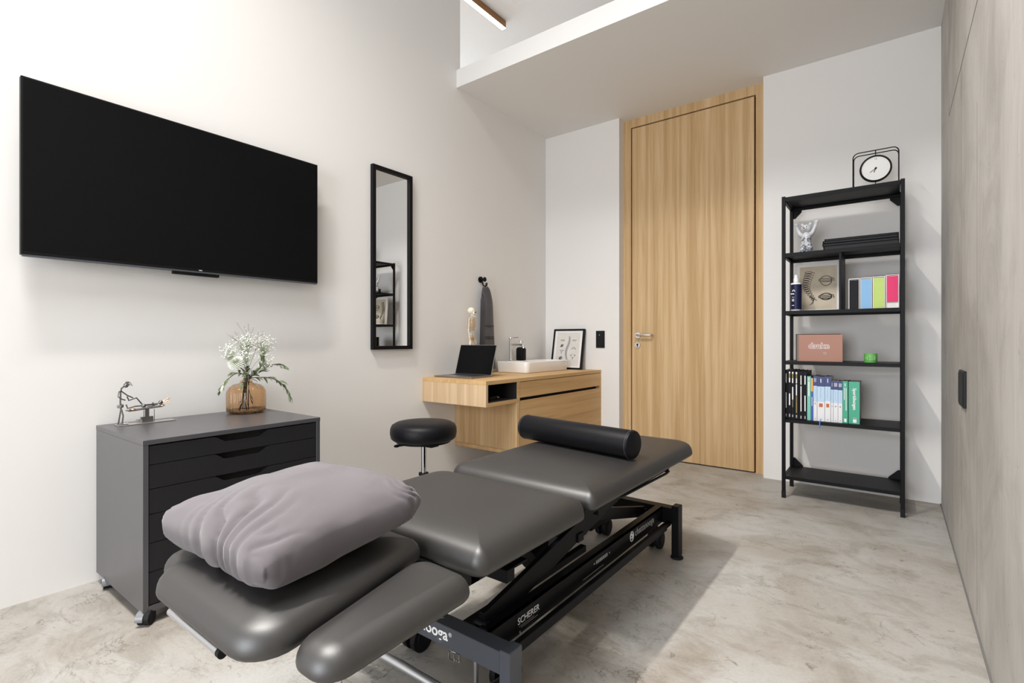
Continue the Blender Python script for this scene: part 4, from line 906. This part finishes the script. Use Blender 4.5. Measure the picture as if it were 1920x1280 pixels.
for cz, up in ((0.216, False), (0.102, True)):
    d2 = MB(); cx = 0.050
    d2.tube([(cx + 0.034 * math.cos(2 * PI * j / 24), y, cz + (0.022 if up else 0.026) * math.sin(2 * PI * j / 24) * (1.0 if math.sin(2 * PI * j / 24) > 0 else (1.0 if up else 1.5))) for j in range(24)], 0.0034, 5, closed=True)
    for s2 in (-0.010, 0.0, 0.010): d2.tube([(cx - 0.028, y, cz + s2), (cx, y, cz + s2 - 0.003), (cx + 0.026, y, cz + s2)], 0.0026, 5)
    d2.tube([(cx + 0.026, y, cz - 0.016), (cx + 0.030, y, cz + 0.012), (cx + 0.042, y, cz + 0.010), (cx + 0.046, y, cz - 0.012)], 0.003, 5)
    d2.tube([(cx - 0.034, y, cz - 0.010), (cx - 0.044, y, cz - 0.002), (cx - 0.036, y, cz + 0.010)], 0.003, 5)
    d2.tube([(cx - 0.02, y, cz - 0.012), (cx + 0.02, y, cz - 0.014)], 0.003, 5)
    d2.build('vertebra_drawing', M['inkm'] if not up else M['ink'], sheet, local=True)

# ---- massage oil bottle
bo2 = thing('bottle', 'white plastic bottle with a dark navy label and white flip cap on the third shelf', 'bottle', (-0.5195, 3.825, z0))
MB().lathe([(0.030, 0.0), (0.0325, 0.003), (0.0325, 0.178), (0.030, 0.186), (0.013, 0.190), (0.013, 0.192), (0.0, 0.192)], (-0.5195, 3.825, z0), 36).build('bottle_body', M['plastic'], bo2, True)
MB().lathe([(0.0330, 0.010), (0.0332, 0.012), (0.0332, 0.174), (0.0330, 0.176)], (-0.5195, 3.825, z0), 36).build('label', M['navybottle'], bo2, True)
MB().lathe([(0.016, 0.0), (0.016, 0.024), (0.012, 0.030), (0.009, 0.050), (0.0, 0.051)], (-0.5195, 3.825, z0 + 0.191), 24).build('cap', M['plastic'], bo2, True)
lp = MB()
bc = (-0.5195 - 0.010, 3.825 - 0.0318, z0)
lp.tube([(bc[0] + 0.006 * math.cos(PI * j / 8), bc[1], bc[2] + 0.128 + 0.010 * math.sin(PI * j / 8)) for j in range(9)], 0.003, 6)
lp.box(bc[0] - 0.017, bc[0] + 0.014, bc[1] - 0.0006, bc[1] + 0.004, z0 + 0.110, z0 + 0.116).box(bc[0] - 0.010, bc[0] + 0.009, bc[1] - 0.0006, bc[1] + 0.003, z0 + 0.090, z0 + 0.0925)
for dz in (0.076, 0.070, 0.064): lp.box(bc[0] - 0.010, bc[0] + 0.010, bc[1] - 0.0006, bc[1] + 0.003, z0 + dz, z0 + dz + 0.0028)
lp.box(bc[0] - 0.010, bc[0] + 0.008, bc[1] - 0.0006, bc[1] + 0.003, z0 + 0.035, z0 + 0.039)
lp.build('label_print', M['white'], bo2)

# ---- four tape boxes
for x0, x1, zb, zt, cm_, cn in ((-0.226, -0.170, 0.0, 0.190, 'bookblack', 'black'), (-0.166, -0.107, 0.0, 0.191, 'skyc', 'sky blue'), (-0.103, -0.042, 0.0, 0.195, 'limec', 'lime green'), (-0.038, 0.024, 0.0, 0.200, 'pinkc', 'magenta')):
    tx_ = thing('tape_box', 'tall white tape box with a %s front on the third shelf' % cn, 'box', ((x0 + x1) / 2, 3.84, z0), group='coloured tape boxes')
    b_ = MB().box(x0, x0 + 0.0035, 3.792, 3.90, z0, z0 + zt).box(x1 - 0.0035, x1, 3.792, 3.90, z0, z0 + zt).box(x0 + 0.0035, x1 - 0.0035, 3.797, 3.90, z0, z0 + zt - 0.008).box(x0 + 0.0035, x1 - 0.0035, 3.794, 3.90, z0 + zt - 0.0045, z0 + zt)
    b_.build('carton', M['paper'], tx_)
    zl = 0.036 if cn == 'magenta' else 0.001
    MB().box(x0 + 0.004, x1 - 0.004, 3.790, 3.798, z0 + zl, z0 + zt - 0.010).build('front_panel', M[cm_], tx_)
    if cn in ('lime green', 'magenta'): MB().box(x0 + 0.002, x1 - 0.002, 3.80, 3.90, z0 + zt + 0.0005, z0 + zt + 0.004).build('lid_flap', M['bookblack'], tx_)

# ---- greeting album and notebook, tape roll
z0 = LV[3][1] + 0.0005
al = thing('album', 'dusty terracotta album with white outline lettering on the fourth shelf', 'book', (-0.385, 3.86, z0), (0, 0, R(0)))
MB().box(-0.508, -0.262, 3.852, 3.855, z0, z0 + 0.176).build('front_cover', M['danke'], al)
MB().box(-0.520, -0.508, 3.852, 3.872, z0, z0 + 0.176).build('spine', M['inkm'], al)
MB().box(-0.508, -0.264, 3.8555, 3.869, z0 + 0.003, z0 + 0.173).build('pages', M['pages'], al)
MB().box(-0.508, -0.262, 3.8695, 3.872, z0, z0 + 0.176).build('back_cover', M['danke'], al)
text('lettering', 'danke', 0.052, M['white'], al, (-0.452, 3.8518, z0 + 0.085), (1, 0, 0), (0, 0, 1), 0.0003, bold=0.0022, spacing=0.95)
text('lettering_inside', 'danke', 0.052, M['danke'], al, (-0.452, 3.8513, z0 + 0.085), (1, 0, 0), (0, 0, 1), 0.0003, bold=0.0002, spacing=0.95)
hp_ = [(-0.355, z0 + 0.048), (-0.349, z0 + 0.055), (-0.353, z0 + 0.061), (-0.358, z0 + 0.057), (-0.363, z0 + 0.061), (-0.367, z0 + 0.055), (-0.358, z0 + 0.046)]
MB().tube([(x, 3.8515, z) for x, z in hp_], 0.0009, 5, closed=True).build('heart_outline', M['white'], al)
nb2 = thing('notebook', 'thin black notebook standing behind the terracotta album', 'book', (-0.40, 3.90, z0))
MB().box(-0.530, -0.275, 3.890, 3.905, z0, z0 + 0.180).build('cover', M['bookblack'], nb2)
nb3 = thing('card_box', 'black box standing behind the terracotta album at its right end', 'box', (-0.33, 3.96, z0))
MB().box(-0.385, -0.285, 3.935, 3.995, z0, z0 + 0.145, 0.002).build('case', M['black'], nb3)
tr = thing('tape_roll', 'green roll of tape with pale print on the fourth shelf', 'tape', (-0.115, 3.835, z0))
MB().lathe([(0.020, 0.0), (0.034, 0.0005), (0.0345, 0.002), (0.0345, 0.056), (0.034, 0.0575), (0.020, 0.058), (0.020, 0.0)], (-0.115, 3.835, z0), 40).build('roll', M['tape'], tr, True)
pr_ = MB()
def onroll(a, z): return (-0.115 + 0.0347 * math.sin(a), 3.835 - 0.0347 * math.cos(a), z0 + z)
for z in (0.018, 0.040):
    pr_.tube([onroll(-0.25 + 0.9 * j / 8, z) for j in range(9)], 0.0012, 5)
pr_.tube([onroll(-0.45, 0.018), onroll(-0.52, 0.029), onroll(-0.45, 0.040)], 0.0012, 5); pr_.tube([onroll(-0.95, 0.029), onroll(-0.72, 0.029)], 0.0015, 5); pr_.tube([onroll(-0.2 + 0.8 * j / 8, 0.029) for j in range(9)], 0.0012, 5); pr_.tube([onroll(0.65, 0.018), onroll(0.75, 0.029), onroll(0.65, 0.040)], 0.0012, 5)
pr_.build('print', M['tapel'], tr)

# ---- books on the fifth shelf
z0 = LV[4][1] + 0.0005; yf = 3.790
def book(x0, x1, h, dep, spm, label, parts=(), cover=None, group=None):
    b = thing('book', label, 'book', ((x0 + x1) / 2, yf + dep / 2, z0), group=group)
    x1 -= 0.0008; cv = M[cover or spm]
    MB().box(x0, x0 + 0.0015, yf + 0.001, yf + dep, z0, z0 + h).box(x1 - 0.0015, x1, yf + 0.001, yf + dep, z0, z0 + h).build('cover', cv, b)
    sp2 = MB().box(x0, x1, yf - 0.0008, yf + 0.0012, z0, z0 + h, 0.0005, 1).build('spine', M[spm], b)
    MB().box(x0 + 0.0016, x1 - 0.0016, yf + 0.0015, yf + dep - 0.003, z0 + 0.002, z0 + h - 0.003).build('pages', M['pages'], b)
    for (m_, fx0, fx1, fz0, fz1, nm) in parts:
        MB().box(x0 + (x1 - x0) * fx0, x0 + (x1 - x0) * fx1, yf - 0.0013, yf - 0.0007, z0 + h * fz0, z0 + h * fz1).build(nm, M[m_], sp2)
    return b
def titles(m_, segs, x0=0.40, x1=0.60): return [(m_, x0, x1, a, b, 'title') for a, b in segs]
U = lambda u: -0.584 + 0.002943 * (u - 1471) + 0.0
gb = 'black paperbacks at the left end of the fifth shelf'
kb = [(1471.5, 1478.3, 0.322, titles('white', [(0.74, 0.93), (0.22, 0.54)], 0.35, 0.62) + [('greyprint', 0.35, 0.65, 0.04, 0.10, 'mark')], 'thin black book with a white title, leftmost on the fifth shelf against the post'),
      (1478.5, 1484.8, 0.322, titles('white', [(0.75, 0.84), (0.28, 0.52)], 0.3, 0.7) + [('gold', 0.3, 0.7, 0.84, 0.93, 'band'), ('white', 0.3, 0.7, 0.93, 0.97, 'dot'), ('greyprint', 0.3, 0.7, 0.04, 0.10, 'mark')], 'second black book from the left on the fifth shelf, short white title and white dot'),
      (1485.0, 1490.8, 0.321, titles('white', [(0.74, 0.84), (0.40, 0.66)], 0.3, 0.7) + [('gold', 0.3, 0.7, 0.84, 0.93, 'band'), ('white', 0.25, 0.75, 0.93, 0.97, 'dot'), ('inkm', 0.35, 0.65, 0.24, 0.40, 'title'), ('greyprint', 0.3, 0.7, 0.04, 0.09, 'mark')], 'third black book from the left on the fifth shelf, white title ending in brown'),
      (1491.0, 1500.0, 0.320, titles('white', [(0.74, 0.84), (0.49, 0.72)], 0.36, 0.6) + [('gold', 0.38, 0.6, 0.13, 0.48, 'title'), ('gold', 0.38, 0.6, 0.84, 0.93, 'band'), ('white', 0.3, 0.65, 0.93, 0.97, 'dot'), ('greyprint', 0.36, 0.62, 0.03, 0.09, 'mark')], 'black book with a long gold subtitle among the black books on the fifth shelf'),
      (1500.2, 1508.3, 0.318, titles('white', [(0.72, 0.91), (0.17, 0.69)], 0.38, 0.62) + [('greyprint', 0.36, 0.64, 0.02, 0.08, 'mark')], 'black book with one long white title line among the black books on the fifth shelf'),
      (1508.5, 1515.6, 0.317, titles('white', [(0.73, 0.91), (0.18, 0.50)], 0.36, 0.66) + [('greyprint', 0.36, 0.66, 0.02, 0.08, 'mark')], 'black book with a split white title beside the mint book on the fifth shelf')]
for a, b, h, pt, lb in kb: book(U(a), U(b), h, 0.245, 'bookblack', lb, pt, group=gb)
book(U(1516), U(1523.2), 0.286, 0.20, 'mint', 'slim mint green book beside the black books on the fifth shelf', titles('white', [(0.55, 0.88)], 0.35, 0.62) + titles('white', [(0.90, 0.97)], 0.42, 0.58))
book(U(1523.4), U(1527.6), 0.278, 0.19, 'blue', 'very slim book with an orange top and blue lower spine on the fifth shelf', [('orange', 0.0, 1.0, 0.68, 0.985, 'orange_band'), ('white', 0.35, 0.65, 0.34, 0.55, 'title')])
gw = 'navy, light blue and white textbooks on the fifth shelf'
def textbook(a, b, h, dep, lb, pic, nav=0.79, skyz=0.44, tmul=1):
    pt = [('navy', -0.01, 1.01, nav, 1.0, 'navy_band'), ('sky', 0.0, 1.0, skyz, nav, 'blue_band'), ('inkg', 0.46, 0.50, 0.52, 0.76, 'small_print'), ('greyprint', 0.40, 0.60, 0.03, 0.06, 'mark')]
    for k_ in range(tmul):
        c_ = (k_ + 1) / (tmul + 1); pt.append(('white', c_ - 0.055, c_ + 0.055, 0.865, 0.955, 'title'))
    if pic == 'rust': pt.append(('rust', 0.25, 0.75, 0.32, 0.40, 'picture'))
    elif pic == 'small': pt.append(('inkg', 0.35, 0.65, 0.37, 0.40, 'picture'))
    o = book(U(a), U(b), h, dep, 'bwhite', lb, [], group=gw)
    sp2 = [c for c in o.children if c.name.startswith('spine')][0]; x0, x1 = U(a), U(b) - 0.0008
    for i, (m_, fx0, fx1, fz0, fz1, nm) in enumerate(pt):
        dy = 0.0012 if m_ in ('navy', 'sky') else 0.0018
        MB().box(x0 + (x1 - x0) * fx0, x0 + (x1 - x0) * fx1, yf - dy, yf - 0.0006, z0 + h * fz0, z0 + h * fz1 + (0.0004 if fz1 == 1.0 else 0)).build(nm, M[m_], sp2)
    return o
textbook(1528, 1535, 0.290, 0.20, 'white textbook with two title lines on its navy top, beside the slim orange book', 'small', 0.78, 0.43, 2)
tk = textbook(1535.3, 1549.3, 0.286, 0.20, 'thickest white textbook with a navy top and rust picture on the fifth shelf', 'rust', 0.78, 0.44, 1)
textbook(1549.6, 1560.5, 0.288, 0.20, 'white textbook with navy top and small rust picture, right of the thickest textbook', 'rust', 0.78, 0.46, 1)
textbook(1560.8, 1565.2, 0.262, 0.17, 'very thin short white textbook with a navy top on the fifth shelf', 'small', 0.79, 0.47, 1)
textbook(1565.4, 1573.6, 0.262, 0.17, 'short white textbook with three title lines on its navy top', 'small', 0.79, 0.47, 3)
textbook(1573.8, 1581.8, 0.260, 0.17, 'short white textbook with a navy top standing against the slim green book', 'small', 0.79, 0.47, 3)
book(U(1582), U(1591.6), 0.263, 0.18, 'green', 'slim green book with two lines of white title on the fifth shelf', [('white', 0.60, 0.74, 0.30, 0.84, 'title'), ('white', 0.26, 0.38, 0.56, 0.84, 'title'), ('white', 0.40, 0.55, 0.88, 0.95, 'title'), ('white', 0.30, 0.75, 0.03, 0.11, 'mark')])
gk = book(U(1592.6), U(1612.4), 0.262, 0.19, 'green', 'thick green book, rightmost on the fifth shelf', [('white', 0.40, 0.72, 0.03, 0.11, 'mark'), ('greyprint', 0.38, 0.75, 0.13, 0.15, 'small_print')], cover='dgreen')
text('title', 'Sportübungen', 0.024, M['white'], gk, (U(1600.5), yf - 0.0016, z0 + 0.222), (0, 0, -1), (1, 0, 0), 0.0002, bold=0.0006)
MB().tube([(U(1541.5), yf - 0.004, z0 + 0.004), (U(1541.5), yf - 0.042, z0 - 0.002), (U(1541.5), yf - 0.046, z0 - 0.020), (U(1541.2), yf - 0.046, z0 - 0.040)], 0.003, 6).build('bookmark_ribbon', M['bblue'], tk)

# ================================================================ vase with flowers on the dresser
vx, vy, vz = -2.612, 1.228, DZ1 + 0.001
va = thing('vase', 'ribbed amber glass vase on the grey dresser', 'vase', (vx, vy, vz))
def ribf(a, z): return 1 + 0.020 * math.cos(a * 28) * (1 if z > 0.006 else 0.3)
outer = [(0.0, 0.0), (0.060, 0.0), (0.080, 0.002), (0.087, 0.010), (0.0885, 0.022), (0.0885, 0.098), (0.086, 0.112), (0.078, 0.128), (0.062, 0.140), (0.044, 0.146), (0.032, 0.150), (0.028, 0.155), (0.028, 0.162)]
inner = [(0.0255, 0.162), (0.0255, 0.155), (0.029, 0.1475), (0.042, 0.143), (0.060, 0.137), (0.0755, 0.1255), (0.0835, 0.111), (0.086, 0.098), (0.086, 0.022), (0.083, 0.011), (0.070, 0.006), (0.0, 0.006)]
mb = MB(); rings = []
for r_, z in outer + inner:
    n_ = 196
    rings.append([mb.bm.verts.new((vx + r_ * (ribf(2 * PI * j / n_, z) if 0.04 < r_ else 1) * math.cos(2 * PI * j / n_), vy + r_ * (ribf(2 * PI * j / n_, z) if 0.04 < r_ else 1) * math.sin(2 * PI * j / n_), vz + z)) for j in range(n_)])
for a, b in zip(rings, rings[1:]):
    for j in range(196): mb.bm.faces.new((a[j], a[(j + 1) % 196], b[(j + 1) % 196], b[j]))
bmesh.ops.remove_doubles(mb.bm, verts=mb.bm.verts[:], dist=1e-5)
mb.build('glass_body', M['amber'], va, True, sharp=60)

rnd = random.Random(3)
K = 0.985
def FP(y, z, dx=0.0):   # bouquet points: along the dresser, height, towards the room
    return Vector((vx + dx, y * K + 0.001, 1.04 + (z - 1.04) * K))
def leafshape(mb, base, tip_, wid, up=Vector((0, 0, 1))):
    base, tip_ = Vector(base), Vector(tip_); d = tip_ - base; L_ = d.length; d.normalize(); s2 = d.cross(up); s2 = s2.normalized() if s2.length > 1e-4 else Vector((1, 0, 0)); nn = s2.cross(d)
    rowsA = []; m_ = 6
    for i in range(m_ + 1):
        t = i / m_; ww = wid * math.sin(PI * min(1, t * 0.92 + 0.06)) ** 0.8; p = base + d * L_ * t + nn * (0.10 * L_ * math.sin(PI * t))
        rowsA.append([mb.bm.verts.new(p - s2 * ww + nn * ww * 0.25), mb.bm.verts.new(p - nn * 0.0006), mb.bm.verts.new(p + s2 * ww + nn * ww * 0.25)])
    top_ = []
    for rw in rowsA:
        for j in (0, 1):
            pass
    for a, b in zip(rowsA, rowsA[1:]):
        for j in (0, 1): mb.bm.faces.new((a[j], a[j + 1], b[j + 1], b[j]))
mouth = lambda: Vector((vx + rnd.uniform(-0.012, 0.012), vy + rnd.uniform(-0.012, 0.012), vz + 0.155))
def stempath(end, via=None):
    foot = Vector((vx + rnd.uniform(-0.045, 0.045), vy + rnd.uniform(-0.045, 0.045), vz + 0.012)); mo_ = mouth()
    pts = [foot, mo_] + ([Vector(v) for v in via] if via else []) + [Vector(end)]
    out = []
    for i in range(len(pts) - 1):
        p0 = pts[max(0, i - 1)]; p1 = pts[i]; p2 = pts[i + 1]; p3 = pts[min(len(pts) - 1, i + 2)]
        for j in range(5):
            t = j / 5; out.append(0.5 * ((2 * p1) + (p2 - p0) * t + (2 * p0 - 5 * p1 + 4 * p2 - p3) * t * t + (3 * p1 - p0 - 3 * p2 + p3) * t ** 3))
    out.append(pts[-1]); return out
gF = 'cut stems in the amber vase'
# white chrysanthemum
c_ = FP(1.182, 0.928, 0.03)
mu = thing('chrysanthemum', 'large white chrysanthemum head at the left of the bouquet in the amber vase', 'flower', c_, group=gF)
MB().tube(stempath(c_ + Vector((0.005, 0.012, -0.02)), [FP(1.235, 0.875, 0.02)]), 0.0028, 8).build('stem', M['stemg'], mu, True)
pt = MB()
for i in range(190):
    u_ = (i + 0.5) / 190; ph = math.acos(1 - 1.55 * u_); a_ = i * 2.39996
    ax_ = Vector((0.35, -0.45, 0.8)).normalized(); e1 = ax_.orthogonal().normalized(); e2 = ax_.cross(e1)
    d_ = (ax_ * math.cos(ph) + (e1 * math.cos(a_) + e2 * math.sin(a_)) * math.sin(ph)).normalized(); L_ = 0.030 + 0.017 * u_
    leafshape(pt, c_ + d_ * 0.006, c_ + d_ * L_ + Vector((0, 0, 0.004)), 0.0045, ax_ + Vector((0.01, 0.02, 0)))
pt.build('petals', M['petal'], mu)
# olive sprigs
def olive(label, path, leaves, size=0.038, pale=0.3):
    end = path[-1]; o = thing('olive_sprig', label, 'sprig', Vector(path[0]), group=gF)
    sp3 = stempath(end, path[:-1]); MB().tube(sp3, [0.0022] * (len(sp3) - 4) + [0.0016] * 4, 7).build('stem', M['twig'], o, True)
    A, B = MB(), MB(); n0 = 6
    for i in range(leaves):
        t = i / max(1, leaves - 1); f_ = n0 + t * (len(sp3) - 1 - n0); i0 = int(f_); p = sp3[min(i0, len(sp3) - 1)].lerp(sp3[min(i0 + 1, len(sp3) - 1)], f_ - i0)
        dd = (sp3[min(i0 + 1, len(sp3) - 1)] - sp3[max(i0 - 1, 0)]).normalized()
        side = Vector((rnd.uniform(-1, 1), rnd.uniform(-0.6, 0.6), rnd.uniform(-1.0, 0.5))); v_ = (dd * 0.9 + side * 0.8).normalized()
        leafshape(B if rnd.random() < pale else A, p, p + v_ * size * rnd.uniform(0.8, 1.25), 0.0068, Vector((rnd.uniform(-0.5, 0.5), rnd.uniform(-0.5, 0.5), 1)))
    A.build('leaves', M['leaf'], o); B.build('pale_leaves', M['leafp'], o)
olive('olive sprig arching down to the left of the amber vase', [FP(1.211, 0.872, 0.03), FP(1.166, 0.875, 0.05), FP(1.125, 0.845, 0.06), FP(1.102, 0.800, 0.06)], 20, 0.040, 0.45)
olive('olive sprig arching up and out to the right of the amber vase', [FP(1.300, 0.872, 0.02), FP(1.345, 0.905, 0.03), FP(1.388, 0.915, 0.04), FP(1.415, 0.895, 0.05)], 26, 0.036, 0.35)
olive('olive sprig drooping low over the right side of the amber vase', [FP(1.310, 0.850, 0.05), FP(1.365, 0.835, 0.06), FP(1.410, 0.800, 0.06), FP(1.445, 0.742, 0.06)], 26, 0.040, 0.2)
olive('short dense olive sprig in the middle of the bouquet', [FP(1.262, 0.870, 0.05), FP(1.290, 0.905, 0.06), FP(1.300, 0.945, 0.06)], 26, 0.034, 0.3)
olive('short olive sprig over the left shoulder of the amber vase', [FP(1.235, 0.862, 0.06), FP(1.205, 0.868, 0.08), FP(1.180, 0.835, 0.09)], 6, 0.036, 0.1)
olive('upright olive sprig behind the white chrysanthemum', [FP(1.245, 0.885, 0.0), FP(1.225, 0.935, 0.0), FP(1.228, 0.968, 0.0)], 10, 0.030, 0.3)
# gypsophila sprays
def spray(label, cen, rad, n_, via, bl=0.0032):
    o = thing('gypsophila_spray', label, 'flower', cen, group=gF); s3 = MB(); b3 = MB()
    base = Vector(cen) + Vector((0, 0, -rad * 1.5)); s3.tube(stempath(base, via), 0.0012, 6)
    for i in range(n_):
        e = Vector(cen) + Vector((rnd.gauss(0, rad * 0.45), rnd.gauss(0, rad * 0.6), rnd.gauss(0, rad * 0.5))); m2 = base.lerp(e, 0.5) + Vector((rnd.uniform(-.01, .01), rnd.uniform(-.01, .01), 0.006))
        s3.tube([base.lerp(m2, rnd.uniform(0, 0.5)), m2, e], 0.00045, 4)
        b3.ell(e, bl * rnd.uniform(0.7, 1.25), 6)
    s3.build('twigs', M['leafp'], o); b3.build('blossoms', M['tiny'], o, True)
spray('white gypsophila spray at the left edge of the bouquet', FP(1.160, 0.985, 0.02), 0.036, 90, [FP(1.225, 0.90, 0.02)])
spray('white gypsophila spray above the middle of the bouquet', FP(1.243, 1.035, 0.0), 0.044, 130, [FP(1.255, 0.92, 0.0)])
spray('white gypsophila spray at the upper right of the bouquet', FP(1.325, 1.025, 0.02), 0.042, 120, [FP(1.285, 0.92, 0.01)])
spray('white gypsophila spray low at the right of the bouquet', FP(1.315, 0.935, 0.05), 0.034, 60, [FP(1.28, 0.89, 0.04)])
spray('white gypsophila spray between the white chrysanthemum and the twigs', FP(1.222, 0.972, 0.05), 0.032, 60, [FP(1.24, 0.90, 0.04)])
# thin grass wisps on top
def wisp(label, tips, fork):
    o = thing('grass_wisp', label, 'sprig', fork, group=gF); s3 = MB(); b3 = MB(); s3.tube(stempath(fork), 0.0010, 6)
    for tp in tips:
        tp = Vector(tp); mid_ = Vector(fork).lerp(tp, 0.5) + Vector((0, 0, 0.008)); s3.tube([fork, mid_, tp], 0.0006, 5)
        for j in range(5):
            q2 = mid_.lerp(tp, j / 4); leafshape(b3, q2, q2 + Vector((rnd.uniform(-.006, .006), rnd.uniform(-.012, .012), rnd.uniform(0, .012))), 0.0016)
    s3.build('stalks', M['twig'], o); b3.build('seed_heads', M['leafp'], o)
wisp('thin grass wisp rising highest in the bouquet', [FP(1.198, 1.130, 0), FP(1.235, 1.112, 0), FP(1.256, 1.125, 0), FP(1.275, 1.105, 0.02)], FP(1.258, 1.03, 0))
wisp('thin grass wisp spreading out at the upper left of the bouquet', [FP(1.188, 1.085, 0), FP(1.150, 1.070, 0.01), FP(1.170, 1.055, 0.02)], FP(1.235, 0.99, 0))
wisp('thin grass wisp spreading out at the upper right of the bouquet', [FP(1.334, 1.080, 0), FP(1.352, 1.055, 0.01), FP(1.300, 1.090, 0.02)], FP(1.290, 0.985, 0))

# ================================================================ wire figurine of a masseur at a couch
def G(y, z, dx=0.0): return (-2.650 + dx, y * 1.06, 1.04 + (z - 1.04) * 1.06)
fg = thing('metal_figurine', 'small wire figurine of a masseur treating a patient, on the grey dresser', 'figurine', (-2.65, 0.80, DZ1 + 0.0006))
zb = DZ1 + 0.0006
MB().box(-2.672, -2.615, 0.700, 0.915, zb, zb + 0.003, 0.0008, 1).build('base_plate', M['steel'], fg)
MB().box(-2.655, -2.640, 0.79, 0.835, zb + 0.003, zb + 0.026).box(-2.653, -2.643, 0.806, 0.820, zb + 0.02, 0.737).tube([G(0.794, 0.694), G(0.794, 0.750)], 0.0013, 6).tube([G(0.756, 0.702), G(0.756, 0.750)], 0.0013, 6).prism([(-2.67, 0.740, 0.733), (-2.625, 0.740, 0.733), (-2.625, 0.866, 0.742), (-2.67, 0.866, 0.742)], (0, 0, 0.004)).build('metal_couch', M['iron'], fg)
MB().box(-2.66, -2.63, 0.775, 0.79, zb + 0.003, zb + 0.018).build('counterweight', M['steel'], fg)
fig = MB()
fig.tube([G(0.678, 0.760), G(0.676, 0.790), G(0.677, 0.832), G(0.680, 0.846), G(0.690, 0.855)], 0.0032, 8)
fig.tube([G(0.678, 0.762), G(0.674, 0.735), G(0.670, 0.708), G(0.667, 0.700), (-2.645, 0.712, zb + 0.0055), (-2.636, 0.722, zb + 0.0055)], 0.0030, 8)
fig.tube([G(0.678, 0.762, 0.006), G(0.683, 0.735, 0.010), G(0.680, 0.708, 0.010), (-2.640, 0.722, zb + 0.0055), (-2.636, 0.742, zb + 0.0055)], 0.0030, 8)
fig.tube([G(0.677, 0.833), G(0.669, 0.834, 0.01), G(0.664, 0.815, 0.015), G(0.676, 0.804, 0.015), G(0.690, 0.798, 0.01)], 0.0026, 8)
fig.tube([G(0.679, 0.835), G(0.699, 0.817, -0.005), G(0.720, 0.804, -0.005)], 0.0026, 8)
fig.ell(G(0.695, 0.857), 0.010, 12).ell(G(0.682, 0.775), (0.007, 0.006, 0.009), 10)
fo = fig.build('masseur', M['iron'], fg, True)
MB().cyl(G(0.6695, 0.774, -0.004), G(0.6695, 0.774, 0.010), 0.0085, n=6).build('hex_nut', M['chrome'], fo)
hr = MB()
for i in range(22):
    a_ = rnd.uniform(0, 2 * PI); b_ = rnd.uniform(-0.3, 1.4); c3 = Vector(G(0.696, 0.860)); d3 = Vector((math.cos(a_) * math.cos(b_), math.sin(a_) * math.cos(b_), math.sin(b_)))
    hr.tube([c3 + d3 * 0.007, c3 + d3 * 0.012 + Vector((0, 0.004, 0.002)), c3 + d3 * 0.014 + Vector((0, 0.008, -0.004))], 0.0011, 5)
hr.build('wire_curls', M['iron'], fo, True)
pa = MB()
pa.tube([G(0.748, 0.776, 0.006), G(0.729, 0.804, 0.006), G(0.703, 0.795, 0.006), G(0.697, 0.812, 0.006)], 0.0030, 8)
pa.tube([G(0.750, 0.768, -0.006), G(0.729, 0.768, -0.006), G(0.702, 0.762, -0.006), G(0.697, 0.778, -0.006)], 0.0028, 8)
pa.tube([G(0.750, 0.770), G(0.787, 0.770), G(0.806, 0.771)], 0.0042, 8).tube([G(0.800, 0.770, 0.008), G(0.780, 0.763, 0.014), G(0.765, 0.764, 0.016)], 0.0022, 6)
pa.ell(G(0.756, 0.768), (0.010, 0.010, 0.008), 12).ell(G(0.817, 0.776), 0.0095, 12).ell(G(0.787, 0.777, 0.006), 0.004, 8)
pat = pa.build('patient', M['iron'], fg, True)
hr = MB()
for i in range(26):
    c3 = Vector(G(0.822, 0.778)); d3 = Vector((rnd.uniform(-0.5, 0.5), 1.0, rnd.uniform(-0.3, 0.6))).normalized()
    hr.tube([c3, c3 + d3 * 0.016, c3 + d3 * rnd.uniform(0.022, 0.032) + Vector((0, 0, 0.003))], 0.0007, 4)
hr.build('copper_hair', M['copper'], pat)
MB().ell(G(0.822, 0.763), (0.014, 0.012, 0.005), 12).ell(G(0.718, 0.757), (0.012, 0.012, 0.005), 12).build('head_rest', M['copper'], fg, True)
import sys
sys.path.insert(0,'/usr/lib/python3/dist-packages')
import OpenImageIO as oiio, numpy as np
b=oiio.ImageBuf('/workdir/render_main.png');a=b.get_pixels(oiio.FLOAT)[...,:3]
k=a.shape[1]/1920
P=dict(wallTL=(300,60),wallL_low=(60,700),wallmid=(640,450),wallfloorL=(90,1050),soffit=(1100,120),soffitR=(1600,60),slabface=(1000,90),gceil=(960,20),backUp=(1090,300),backLo=(1090,560),rbUp=(1600,180),rbLo=(1730,700),doorUp=(1300,300),doorMid=(1300,560),doorLow=(1350,800),concUp=(1860,200),conc=(1860,600),concLo=(1800,900),floorR=(1600,1100),floorLL=(100,1230),floorShade=(1250,1130),floorBack=(1380,940),pillowTop=(550,950),pillowSide=(680,1020),dressSide=(230,950),dressTop=(380,785),drawer=(320,850),midtop=(900,930),reartop=(1050,860),deskEnd=(830,740),deskFr=(1060,770),stool=(795,790))
for n,(x,y) in P.items():
    c=a[int((y-4)*k):int((y+5)*k),int((x-4)*k):int((x+5)*k)].reshape(-1,3).mean(0)
    print(n,(c*255).round().astype(int))
